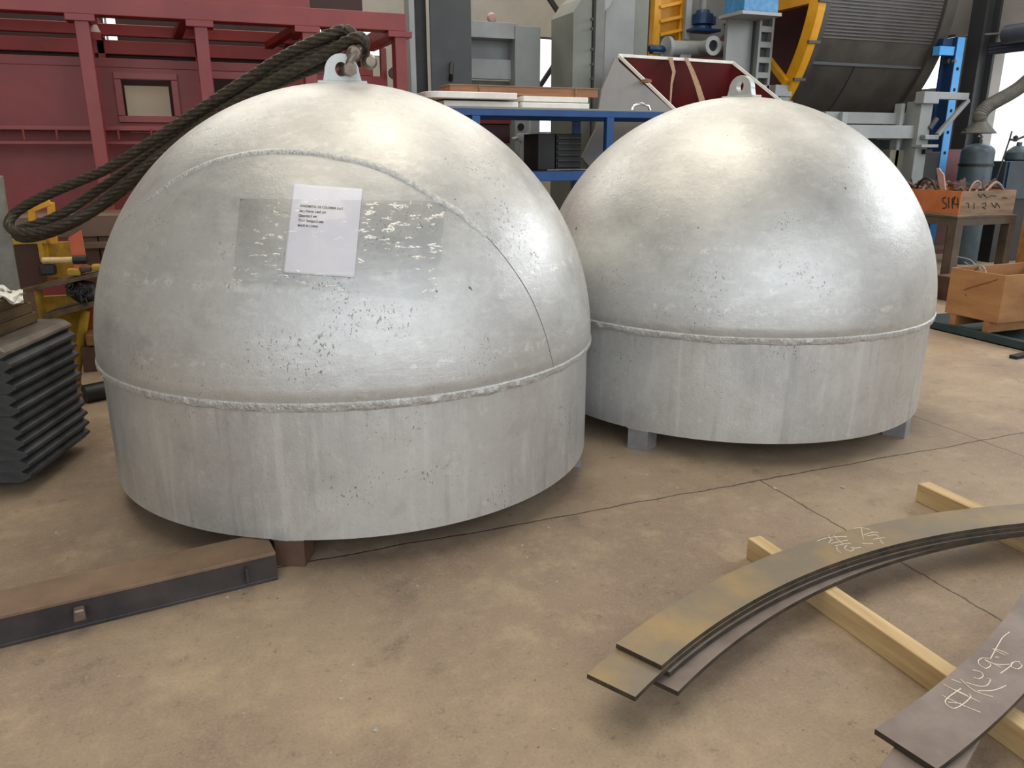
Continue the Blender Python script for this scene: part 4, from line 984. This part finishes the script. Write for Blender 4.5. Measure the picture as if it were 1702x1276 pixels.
F(1538, 224, 1561, 232, yg-.12, .1).build('clamp', M_STRIP, gf, .008); F(1532, 240, 1560, 245, yg-.14, .14).build('clamp', M_LGREY, gf, .004); F(1538, 248, 1550, 256, yg-.1, .08).build('clamp', M_BLACK, gf, .004)
q = onY(1551, 205, yg-.05); MB().tube([(q.x-.05, q.y, q.z-.06), (q.x+.04, q.y, q.z+.05)], .03, 12).build('cylinder', M_DGREY, gf, smooth=True)
o = F(1534, 252, 1560, 300, 7.1, .3).build('black_bin', M_BLACK, bev=.01); tag(o, 'black bin standing left of the foot of the blue perforated post', 'bin')
for vtx in o.data.vertices:
    if vtx.co.z < 1.15: vtx.co.z = 0
# ================================================================== BLUE PERFORATED POST
bp_ = thing('blue_perforated_post', (8, 7.4, 0), 'tall light blue perforated steel post with a short arm at its top', 'post')
yb = 7.4; pxm = 1590
x1_ = onY(1604, 70, yb).x; x0_ = onY(1592, 70, yb).x; zt3 = onY(1598, 62, yb).z
fc = B(x0_, x1_, yb, yb+.012, 0, zt3).build('front_flange', M_LBLUE, bp_, .002)
B(x0_-.012, x0_, yb-.0, yb+.16, 0, zt3).build('web', M_BLUED, bp_, .002)
B(x0_-.06, x0_-.012, yb+.13, yb+.16, 0, zt3-.15).build('rear_flange', M_BLUED, bp_, .002)
for y in (114, 149, 184, 220, 254, 286):
    z = onY(1582, y, yb).z; MB().lathe([(0, yb-.003), (.02, yb-.003), (.02, yb), (0, yb)], ((x0_+x1_)/2, z), 16, 'y').build('hole', M_HOLE, bp_)
F(1562, 77, 1594, 92, yb+.02, .1).build('arm', M_LBLUE, bp_, .003); F(1568, 64, 1584, 76, yb+.05, .08).build('arm_stop', M_BLUED, bp_, .003)
q = onY(1574, 102, yb+.1); MB().lathe([(0, q.y-.05), (.035, q.y-.04), (.035, q.y+.04), (0, q.y+.05)], (q.x, q.z), 16, 'y').build('roller', M_DGREY, bp_, smooth=True)
q = onY(1586, 102, yb-.03); MB().lathe([(0, q.y-.02), (.02, q.y-.02), (.02, q.y+.02), (0, q.y+.03)], (q.x, q.z), 12, 'y').build('bolt', M_STRIP, bp_)

# maroon sheet
o = F(1572, 248, 1604, 300, 7.7, .02).build('maroon_sheet', M_ORN)
for vtx in o.data.vertices:
    if vtx.co.z < 1.2: vtx.co.z = 0
tag(o, 'upright maroon steel sheet right of the blue post, left of the gas cylinder', 'sheet')

# ================================================================== FUME HOOD + HOSE
fh = thing('fume_hood', onY(1633, 215, 6.6), 'dark conical fume hood on a ribbed flexible hose at the right edge', 'fume hood')
q = onY(1634, 222, 6.6); q2 = onY(1627, 204, 6.6)
prof = [(.175, q.z), (.178, q.z+.006), (.07, q2.z+.01), (.065, q2.z+.035)]
MB().lathe(prof, (q2.x+.02, 6.6), 32).build('hood', mat('hood_grey', (72, 70, 62), (88, 86, 76), .5), fh, smooth=True)
MB().lathe([(.068, q2.z+.028), (.068, q2.z+.042)], (q2.x+.02, 6.6), 24).build('clamp_ring', M_STRIP, fh)
hx = [(q2.x+.02, 6.6, q2.z+.03)]+[tuple(onY(x, y, 6.6)) for x, y in ((1629, 192), (1640, 178), (1660, 166), (1680, 155), (1700, 141), (1730, 112), (1760, 70))]
hx = smooth_path([V(p) for p in hx], 10)
Q = [hx[0]]
for p in hx[1:]:
    while (p-Q[-1]).length > .006: Q.append(Q[-1]+(p-Q[-1]).normalized()*.006)
rad = [.072*(1+.05*math.sin(i*1.57)) for i in range(len(Q))]
MB().tube(Q, rad, 20).build('hose', M_CLOTHG, fh, smooth=True)
q3 = Q[-1]; MB().tube([q3, (q3.x+.2, q3.y, q3.z+.5), (q3.x+.3, q3.y, 4.4)], .05, 12).build('duct', M_CLOTHG, fh, smooth=True)
q = onY(1606, 216, 6.55); MB().bar(onY(1604, 217, 6.5), onY(1619, 209, 6.5), .02, .02).build('handle', M_BLACK, fh)
# gas cylinders
def gas(px0, px1, pyt, Y, lab):
    a, b_ = onY(px0, 270, Y), onY(px1, 270, Y); r_ = (b_.x-a.x)/2*.98; cx = (a.x+b_.x)/2; zt_ = onY((px0+px1)/2, pyt, Y).z
    t = thing('gas_cylinder', (cx, Y, 0), lab, 'gas cylinder', 'gas cylinders by the gate')
    prof = [(r_*.9, 0), (r_, .03), (r_, zt_-.14)]
    for i in range(1, 7): an = math.pi/2*i/6; prof.append((max(.03, r_*math.cos(an)), zt_-.14+.10*math.sin(an)))
    MB().lathe(prof, (cx, Y), 28).build('body', M_CYL, t, smooth=True)
    MB().lathe([(r_*1.06, zt_-.30), (r_*1.06, zt_-.27)], (cx, Y), 28).build('band', M_BLACK, t)
    MB().lathe([(.034, zt_-.05), (.03, zt_+.0), (.02, zt_+.01), (.02, zt_+.05)], (cx, Y), 14).build('valve', M_BLACK, t)
    MB().tube([(cx-.04, Y, zt_+.035), (cx+.04, Y, zt_+.035)], .012, 10).build('valve_wheel', M_STRIP, t)
    return t
gas(1604, 1641, 232, 6.95, 'dark blue-grey gas cylinder standing under the conical fume hood')
# dark tank on a blue cabinet at the right edge
cb = thing('blue_cabinet', onY(1690, 300, 6.8), 'dark blue cabinet behind the scrap crate at the right edge', 'cabinet')
o = F(1668, 268, 1760, 330, 6.8, .5); o.build('body', mat('cabinet_blue', (46, 56, 66), (58, 68, 74), .5), cb, .006)
a = onY(1668, 320, 6.8); B(a.x+.02, a.x+.6, 6.85, 7.2, 0, a.z+.02).build('plinth', M_BLACK, cb)
B(a.x-.004, a.x+.01, 6.78, 6.86, a.z+.05, onY(1668, 269, 6.8).z).build('edge', M_BLUED, cb)
zc_ = onY(1700, 268, 6.8).z
tk = thing('small_tank', onY(1695, 255, 6.9), 'small dark grey tank on top of the blue cabinet', 'tank')
q = onY(1698, 255, 6.95); MB().lathe([(.12, zc_), (.14, zc_+.02), (.14, zc_+.10), (.06, zc_+.17), (.03, zc_+.18), (.03, zc_+.22)], (q.x, 7.0), 24).build('body', M_CYL, tk, smooth=True)
MB().lathe([(0, 6.84), (.02, 6.84), (.02, 6.87)], (q.x-.04, zc_+.06), 12, 'y').build('gauge', M_LGREY, tk)
tl_ = thing('torch_stand', onY(1655, 308, 6.4), 'thin black torch lance standing upright in front of the bright gate', 'lance')
MB().tube([onY(1653, 306, 6.4), onY(1677, 235, 6.4), onY(1682, 218, 6.4)], .008, 8).build('lance', M_BLACK, tl_)
MB().tube([onY(1678, 232, 6.4), onY(1690, 232, 6.4), onY(1704, 226, 6.4)], .012, 8).build('arm', M_BLACK, tl_)
q = onY(1688, 230, 6.4); MB().lathe([(0, q.z-.035), (.022, q.z-.03), (.025, q.z+.02), (0, q.z+.035)], (q.x, 6.4), 14).build('clamp', M_BLACK, tl_, smooth=True)

# ================================================================== STEEL TABLE, SCRAP CRATE, WOODEN CRATE, GREEN CHANNEL
tx, tyy, tz = 6.868, 5.628, .70
tb_ = thing('steel_work_table', (tx, tyy, 0), 'brown steel work table carrying the scrap crate behind the plywood crate', 'table')
xe = onY(1690, 370, tyy).x
M_TB = mat('table_brown', (70, 58, 48), (94, 80, 66), .55, scale=5, bump=.1)
B(tx, xe, tyy, tyy+1.15, tz-.014, tz).build('top', M_TB, tb_, .002)
B(tx+.005, xe-.005, tyy+.004, tyy+.05, tz-.085, tz-.014).build('apron', M_TB, tb_, .002)
B(tx+.005, tx+.05, tyy+.05, tyy+1.14, tz-.085, tz-.014).build('apron', M_TB, tb_, .002)
for (x, y) in ((tx, tyy), (xe-.1, tyy), (tx, tyy+1.05), (xe-.1, tyy+1.05)):
    B(x+.005, x+.1, y+.006, y+.1, 0, tz-.085).build('leg', M_TB, tb_, .003)
B(tx+.02, xe-.03, tyy+.6, tyy+.64, .3, .35).build('stretcher', M_BROWN, tb_)
B(tx+.25, tx+.33, tyy+.25, tyy+.31, 0, tz-.014).build('inner_post', M_BROWN, tb_)
a = onX(1530, 400, tx+.03)
o = B(tx+.02, tx+.04, tyy+.35, tyy+.85, .06, .52).build('leaning_sheet', M_STRIP); o.data.materials[0] = mat('dull_sheet', (96, 90, 88), (116, 110, 106), .5); tag(o, 'dull grey steel sheet leaning under the steel work table', 'sheet')
o.data.transform(Matrix.Translation((0, 0, -.06)))
rp = B(xe+.0, xe+.09, tyy-.15, tyy-.06, 0, .86).build('rusty_post', mat('rust_orange', (140, 96, 50), (170, 122, 66), .7, scale=8, bump=.2)); tag(rp, 'rusty orange-brown upright post right of the scrap crate', 'post')
# scrap crate
cx0, cy0 = tx+.02, tyy+.02; zc0 = tz+.002; zc1 = onX(1597, 318, cx0).z
cx1 = onY(1686, 340, cy0).x; cy1 = cy0+.95
sc = thing('scrap_crate', (cx0, cy0, zc0), 'shallow orange wooden crate with stencilled marks, heaped with scrap', 'crate')
B(cx0, cx0+.018, cy0, cy1, zc0+.02, zc1).build('side_panel', M_PLYO, sc, .002)
B(cx0+.018, cx1, cy0, cy0+.018, zc0+.02, zc1).build('front_panel', M_GWOOD, sc, .002)
B(cx1-.018, cx1, cy0+.018, cy1, zc0+.02, zc1).build('side_panel', M_PLYO, sc, .002)
B(cx0+.018, cx1-.018, cy1-.018, cy1, zc0+.02, zc1).build('back_panel', M_GWOOD, sc, .002)
B(cx0, cx1, cy0, cy1, zc0, zc0+.02).build('base', M_GWOOD, sc)
def stroke_mesh(paths, fn, r_, name, m_, parent):
    mb = MB()
    for p in paths: mb.tube(smooth_path([V(fn(*q)) for q in p], 5) if len(p) > 2 else [V(fn(*q)) for q in p], r_, 5)
    return mb.build(name, m_, parent)
fx_ = lambda x, y: onX(x, y, cx0-.001)
stroke_mesh([[(1572,328),(1567,330),(1568,336),(1573,339),(1572,345),(1567,346)], [(1577,328),(1577,346)], [(1583,330),(1583,344),(1584,346)], [(1588,326),(1585,338),(1594,339)], [(1592,328),(1592,346)], [(1583,330),(1588,327)]], fx_, .006, 'stencil_marks', M_INK, sc)
fy_ = lambda x, y: onY(x, y, cy0-.001)
stroke_mesh([[(1605,338),(1610,338),(1610,346)], [(1619,337),(1619,347)], [(1632,339),(1638,337),(1638,343),(1633,344),(1638,347)], [(1626,322),(1630,328),(1634,322),(1640,328),(1648,325),(1656,326)], [(1648,337),(1654,345),(1656,337),(1662,345)], [(1666,328),(1674,329)]], fy_, .0045, 'stencil_marks', M_INK, sc)
# scrap heap: bent rods, offcuts
SL = {}
for i in range(46):
    u, v_ = random.random(), random.random(); cx = cx0+.08+u*(cx1-cx0-.16); cy = cy0+.08+v_*.75; L_ = random.uniform(.08, .2); an = random.uniform(0, math.pi); zz = zc1-.01+random.uniform(0, .085)*(1-abs(u-.5))
    dx, dy = math.cos(an)*L_/2, math.sin(an)*L_/2
    cx = min(max(cx, cx0+.03+abs(dx)), cx1-.03-abs(dx)); k = random.random()
    if k < .4: o = MB().tube([(cx-dx, cy-dy, zz-.02), (cx, cy, zz+.03), (cx+dx, cy+dy, zz-.01)], random.uniform(.014, .026), 8).build('scrap_piece', M_SCRAP, smooth=True)
    elif k < .8: o = MB().bar((cx-dx, cy-dy, zz), (cx+dx, cy+dy, zz+random.uniform(-.03, .05)), random.uniform(.04, .09), .02).build('scrap_piece', M_SCRAP)
    else: o = MB().prism([(cx-dx, cy-dy, zz-.02), (cx+dx, cy+dy, zz), (cx+.02, cy, zz+.07)], (.01, .02, .01)).build('scrap_piece', M_SCRAP)
    kind_ = 'bent rusty rod' if k < .4 else 'flat brown steel offcut' if k < .8 else 'pointed brown steel wedge'
    pl = ('at its left end', 'left of its middle', 'right of its middle', 'at its right end')[min(3, int(4*(cx-cx0)/(cx1-cx0)))]
    lb_ = '%s in the stencilled scrap crate, %s toward the %s' % (kind_, pl, ('front', 'middle', 'back')[min(2, int(3*v_))])
    if lb_ in SL: bpy.data.objects.remove(o); continue
    SL[lb_] = 1; tag(o, lb_, 'scrap', 'brown scrap pieces in the crate')
u_ = [onY(x, y, cy0+.06) for x, y in ((1611,318),(1617,306),(1624,301),(1629,304),(1628,311),(1620,319))]
tag(MB().tube(smooth_path([V(p) for p in u_], 6), .009, 8).build('scrap_ubolt', M_SCRAPL, smooth=True), 'pale bent U-shaped rod leaning out of the scrap crate', 'scrap')
u_ = [onY(x, y, cy0+.07) for x, y in ((1638,318),(1648,308),(1655,303),(1662,307),(1668,317))]
tag(MB().tube(smooth_path([V(p) for p in u_], 6), .014, 8).build('scrap_bracket', M_SCRAPL, smooth=True), 'pale arched bracket in the scrap crate near its right end', 'scrap')
p_ = [onX(x, y, cx0+.05) for x, y in ((1556, 279), (1560, 279), (1568, 290), (1571, 316), (1562, 316))]
tag(MB().prism(p_, (.02, .0, 0)).build('scrap_piece', mat('pinkish_steel', (160, 120, 110), (180, 142, 130), .5), None, .003), 'pinkish upright steel blade sticking out of the scrap crate', 'scrap')
u_ = [onX(x, y, cx0+.1) for x, y in ((1522,318),(1528,304),(1538,296),(1548,300),(1556,315))]
tag(MB().tube(smooth_path([V(p) for p in u_], 6), .012, 8).build('scrap_hose', M_BLACK, smooth=True), 'black looped hose end in the scrap crate beside the dome', 'hose')
# plywood crate on the green channel
gc_ = thing('green_channel', (5.2, 3.9, 0), 'dark green-black steel channel lying on the floor under the plywood crate', 'channel')
B(5.19, 5.24, 2.9, 4.7, 0, .062).build('flange', M_TEAL, gc_, .003); B(5.19, 6.0, 2.9, 4.7, .0, .012).build('web', M_TEAL, gc_, .003); B(5.95, 6.0, 2.9, 4.7, 0, .062).build('flange', M_TEAL, gc_, .003)
kx, kz0 = 5.215, .062
kf = onX(1655, 552, kx).y; kb = onX(1568, 530, kx).y; kz1 = onX(1670, 458, kx).z; kzb = onX(1655, 537, kx).z
print('crate', kf, kb, kz1, kzb)
wc = thing('plywood_crate', (kx, kf, kz0), 'open plywood crate on block feet at the right, holding bent steel strips', 'crate')
B(kx, kx+.014, kf, kb, kzb, kz1).build('side_panel', M_PLY, wc, .001)
B(kx+.014, kx+.8, kf, kf+.014, kzb, kz1).build('end_panel', M_PLY, wc, .001)
B(kx+.014, kx+.8, kb-.014, kb, kzb, kz1).build('end_panel', M_PLY, wc, .001)
B(kx+.786, kx+.8, kf+.014, kb-.014, kzb, kz1).build('side_panel', M_PLY, wc, .001)
B(kx+.01, kx+.79, kf+.01, kb-.01, kzb, kzb+.015).build('bottom', M_PLY, wc)
for yy_ in (kf+.06, kb-.1): B(kx+.003, kx+.797, yy_, yy_+.05, kz0, kzb).build('foot', M_PLY, wc, .001)
fx_ = lambda x, y: onX(x, y, kx-.0005)
stroke_mesh([[(1602,482),(1612,478),(1625,474),(1640,470),(1659,464)], [(1604,488),(1607,493)]], fx_, .003, 'brown_stroke', mat('brown_ink', (110, 58, 26)), wc)
for i, pts in enumerate((((1590,426),(1612,431),(1622,440),(1640,452)), ((1603,435),(1615,442),(1632,450)))):
    pz_ = [V(onX(x, y, kx+(.55, .38, .22, .08)[k])) for k, (x, y) in enumerate(pts)]; pz_.append(V((pz_[-1].x+.02, pz_[-1].y-.02, kzb+.03))); mb = MB(); pr = None
    for p in smooth_path(pz_, 5):
        r__ = [mb.bm.verts.new(p+V((-.025, -.02, .0))), mb.bm.verts.new(p+V((.025, .02, 0)))]
        if pr: mb.bm.faces.new((pr[0], pr[1], r__[1], r__[0]))
        pr = r__
    o = mb.build('steel_strip', M_STRIP); s = o.modifiers.new('t', 'SOLIDIFY'); s.thickness = .004
    tag(o, 'bent grey steel strip in the plywood crate, %s one' % ('the longer upper' if i == 0 else 'the shorter lower'), 'strip', 'strips in the plywood crate')
q = onZ(1700, 590, .01); tag(MB().bar((q.x-.12, q.y-.02, .012), (q.x+.3, q.y+.03, .016), .05, .02).build('black_bar', M_BLACK), 'short black flat bar on the floor in front of the green channel', 'bar')
# dark rusty things behind the crate
o = B(6.3, 6.9, 4.6, 5.3, 0, .22).build('rusty_skid', M_BROWN, bev=.004); tag(o, 'low rusty steel skid on the floor behind the plywood crate', 'skid')
o = B(5.9, 6.2, 5.2, 5.6, 0, .16).build('dark_bracket', M_BLACK, bev=.006); tag(o, 'dark bracket on the floor between right pot and steel table', 'bracket')

# ================================================================== STEEL BEAM, LOWER LEFT
bt = .10
bm_ = thing('steel_beam', (.1, 2.35, 0), 'dark rusty steel beam on the floor pointing under the left pot', 'beam')
P_ = [onZ(-500, 1139, bt), onZ(458, 917, bt), onZ(444, 885, bt), onZ(-180, 1010, bt)]
fa, fb_ = P_[1], P_[0]
d_ = (fa-fb_).normalized(); sd_ = V((-d_.y, d_.x, 0)); Wd = .155
A0, A1 = fb_, fa; B1, B0 = fa+sd_*Wd, fb_+sd_*Wd
top = MB().prism([(p.x, p.y, bt-.012) for p in (A0, A1, B1, B0)], (0, 0, .012)).build('top_flange', M_BEAMT, bm_, .002)
web = MB().prism([(p.x, p.y, .012) for p in (A0, A1, A1+sd_*.012, A0+sd_*.012)], (0, 0, bt-.024)).build('web', M_BEAMS, bm_)
MB().prism([(p.x, p.y, 0) for p in (A0, A1, B1, B0)], (0, 0, .012)).build('bottom_flange', M_BEAMS, bm_, .002)
MB().prism([(p.x, p.y, .012) for p in (B0-sd_*.012, B1-sd_*.012, B1, B0)], (0, 0, bt-.024)).build('web', M_BEAMS, bm_)
q = onZ(133, 1055, .055); q = A0+d_*((q-A0).dot(d_)); n_ = -sd_
MB().prism([tuple(V((q.x, q.y, .04))+d_*a+n_*.0) for a in (-.017, .017)]+[tuple(V((q.x, q.y, .075))+d_*a) for a in (.015, -.013)], n_*.03).build('welded_nub', M_SHK, bm_, .004)
q = A1-d_*.10; MB().prism([(q.x, q.y, .02), (q.x+d_.x*.008, q.y+d_.y*.008, .02), (q.x+d_.x*.008, q.y+d_.y*.008, .075), (q.x, q.y, .075)], n_*.025).build('stiffener', M_BEAMS, bm_, .001)

# ================================================================== CURVED PLATES ON TIMBERS
def arc_plate(cx, cy, r0, r1, a0, a1, z0_, th_, nm_mat, label_, grp, n=90):
    mb = MB(); rows = []
    for i in range(n+1):
        a = R(a0+(a1-a0)*i/n); c, s_ = math.cos(a), math.sin(a)
        rows.append([mb.bm.verts.new((cx+r*c, cy+r*s_, z)) for r, z in ((r1, z0_), (r0, z0_), (r0, z0_+th_), (r1, z0_+th_))])
    for i in range(n):
        for k in range(4): mb.bm.faces.new((rows[i][k], rows[i][(k+1) % 4], rows[i+1][(k+1) % 4], rows[i+1][k]))
    mb.bm.faces.new(rows[0]); mb.bm.faces.new(rows[-1][::-1])
    o = mb.build('curved_plate', nm_mat, None, extra=[M_CUT])
    for p in o.data.polygons:
        if abs(p.normal.z) < .5: p.material_index = 1
    tag(o, label_, 'steel plate', grp); return o
CA = (2.004, -.753)
import_ang = lambda p, c: math.degrees(math.atan2(p.y-c[1], p.x-c[0]))
aA = import_ang(onZ(1061, 1087, .13), CA)
G1 = 'arc plates in the long pile'
PA = arc_plate(*CA, 2.385, 2.518, aA, 62, .117, .013, M_CURVE, 'topmost curved rusty plate of the long pile, with a chalk scrawl', G1)
aB = import_ang(onZ(1022, 1142, .117), CA)
arc_plate(CA[0]-.001, CA[1]+.004, 2.378, 2.511, aB, 61, .1035, .013, M_CURVE, 'second curved plate of the long pile, its bare end sticking out farthest left', G1)
arc_plate(CA[0]+.004, CA[1]-.004, 2.38, 2.514, aA-.5, 60, .090, .013, M_CURVE2, 'third curved plate of the long pile, hidden but for its dark edge', G1)
Cp = [onZ(x, y, .0875) for x, y in ((1121, 1146), (1178, 1098), (1265, 1037), (1344, 994))]
CC = (CA[0]+.11, CA[1]-.10); rC = sum(math.hypot(p.x-CC[0], p.y-CC[1]) for p in Cp)/4
aC = import_ang(onZ(1112, 1142, .0875), CC)
print('C radius', rC, [round(math.hypot(p.x-CC[0], p.y-CC[1]), 3) for p in Cp])
arc_plate(*CC, rC, rC+.133, aC, 58, .0745, .013, M_CURVE2, 'lowest curved plate of the long pile, its purple-grey strip showing inside', G1)
CE = (.531, 4.645)
aE = import_ang(onZ(1495, 1238, .116), CE)
G2 = 'arc plates in the corner pile'
PE = arc_plate(*CE, 3.684, 3.822, aE, aE+17, .1035, .0135, M_CURVE2, 'top purple-grey curved plate at the lower right corner, with large chalk characters', G2)
CF = (CE[0]-1.2, CE[1]-.05)
pf_ = onZ(1476, 1254, .1)
dF = V((onZ(1634, 1216, .1)-onZ(1604, 1276, .1))).normalized(); e0 = onZ(1604, 1276, .1); nF = V((-dF.y, dF.x, 0))
o = MB().prism([tuple(V((p.x, p.y, .088))) for p in (e0-dF*.40, e0+dF*.125, e0+dF*.10+nF*.125, e0-dF*.40+nF*.135)], (0, 0, .0135)).build('flat_plate', M_CURVE2, bev=.001)
tag(o, 'straight grey plate crossing beneath the chalked plate in the lower right corner', 'steel plate')
# timbers
def timber(x0_, x1_, y0_, y1_, lab, sk_=0.0, h=.074):
    o = MB().prism([(x0_+sk_, y1_, 0), (x0_, y0_, 0), (x1_, y0_, 0), (x1_+sk_, y1_, 0)], (0, 0, h)).build('pine_timber', M_PINE, bev=.003)
    tag(o, lab, 'timber', 'pine bearers under the plates'); return o
timber(1.612, 1.664, .55, 1.925, 'long pale pine timber under both plate piles, nearest the camera')
timber(2.515, 2.575, 1.25, 2.05, 'pale pine timber at the far right, half hidden under the long plate pile')
# chalk marks
fz = lambda z: (lambda x, y: onZ(x, y, z))
def cpx(pts, sx_, ox, oy): return [(ox+x/sx_, oy+y/sx_) for x, y in pts]
S6 = 1702/180
A_ = [[(170,555),(270,520),(370,500),(500,488),(640,488)], [(345,470),(390,530)], [(430,465),(500,540),(580,605)], [(390,595),(500,570),(650,545)], [(460,632),(580,605),(700,590)], [(355,590),(380,550),(420,535)],
      [(480,650),(490,700),(550,750)], [(640,625),(600,660),(640,700),(710,715),(750,680)], [(700,660),(780,665),(860,655)], [(750,360),(860,345),(1010,378)], [(865,350),(880,450),(900,525)], [(905,460),(1035,420),(1130,425)],
      [(950,475),(1090,460),(1140,490)], [(1030,405),(1045,420)], [(1050,530),(1120,515),(1240,505)], [(880,595),(1050,595)], [(1160,540),(1210,600)]]
stroke_mesh([cpx(p, S6, 1340, 840) for p in A_], fz(.1305), .0011, 'chalk_scrawl', M_CHALK, PA)
S7 = 940/162
B_ = [[(800,175),(740,220),(700,280),(655,360),(615,435)], [(790,390),(700,350),(640,340),(760,400)], [(600,430),(540,425),(500,450),(510,490),(570,525),(620,490),(560,440),(720,520)], [(700,420),(660,415)],
      [(900,460),(840,465),(800,510),(710,575)], [(820,470),(820,510),(880,530),(920,500),(890,470)], [(620,470),(700,490),(800,485)], [(445,540),(520,560),(545,600),(500,625),(455,610)], [(580,620),(615,635),(580,690),(500,695),(380,660)],
      [(490,740),(620,740),(700,720),(765,690)], [(165,680),(300,750),(515,850)], [(150,785),(260,840),(370,890),(520,950)], [(240,630),(330,665)], [(330,630),(460,740),(640,800)], [(330,720),(180,835),(255,910),(350,870),(425,800),(405,770)],
      [(210,850),(330,865)], [(270,730),(400,790)]]
stroke_mesh([cpx(p, S7, 1540, 1020) for p in B_], fz(.1175), .0013, 'chalk_characters', M_CHALK, PE)

# ================================================================== GRIT ON THE FLOOR
mb = MB()
for i in range(230):
    x, y = random.uniform(-1.2, 4.5), random.uniform(.9, 4.2); s_ = random.uniform(.0015, .006) if i % 12 else random.uniform(.006, .012)
    if (x < -.4 and y > 3.1) or math.hypot(x-LC[0], y-LC[1]) < 1.05 or math.hypot(x-RCc[0], y-RCc[1]) < 1.05: continue
    an = random.uniform(0, 6.28); k = [(x+s_*math.cos(an+q)*random.uniform(.6, 1.3), y+s_*math.sin(an+q)*random.uniform(.6, 1.3), 0) for q in (0, 1.5, 3, 4.6)]
    mb.prism(k, (0, 0, s_*.4))
tag(mb.build('floor_grit', mat('pale_grit', (150, 142, 128), (196, 190, 178), .8, scale=40)), 'small pale chips and grit scattered over the concrete floor', 'grit', kind='stuff')
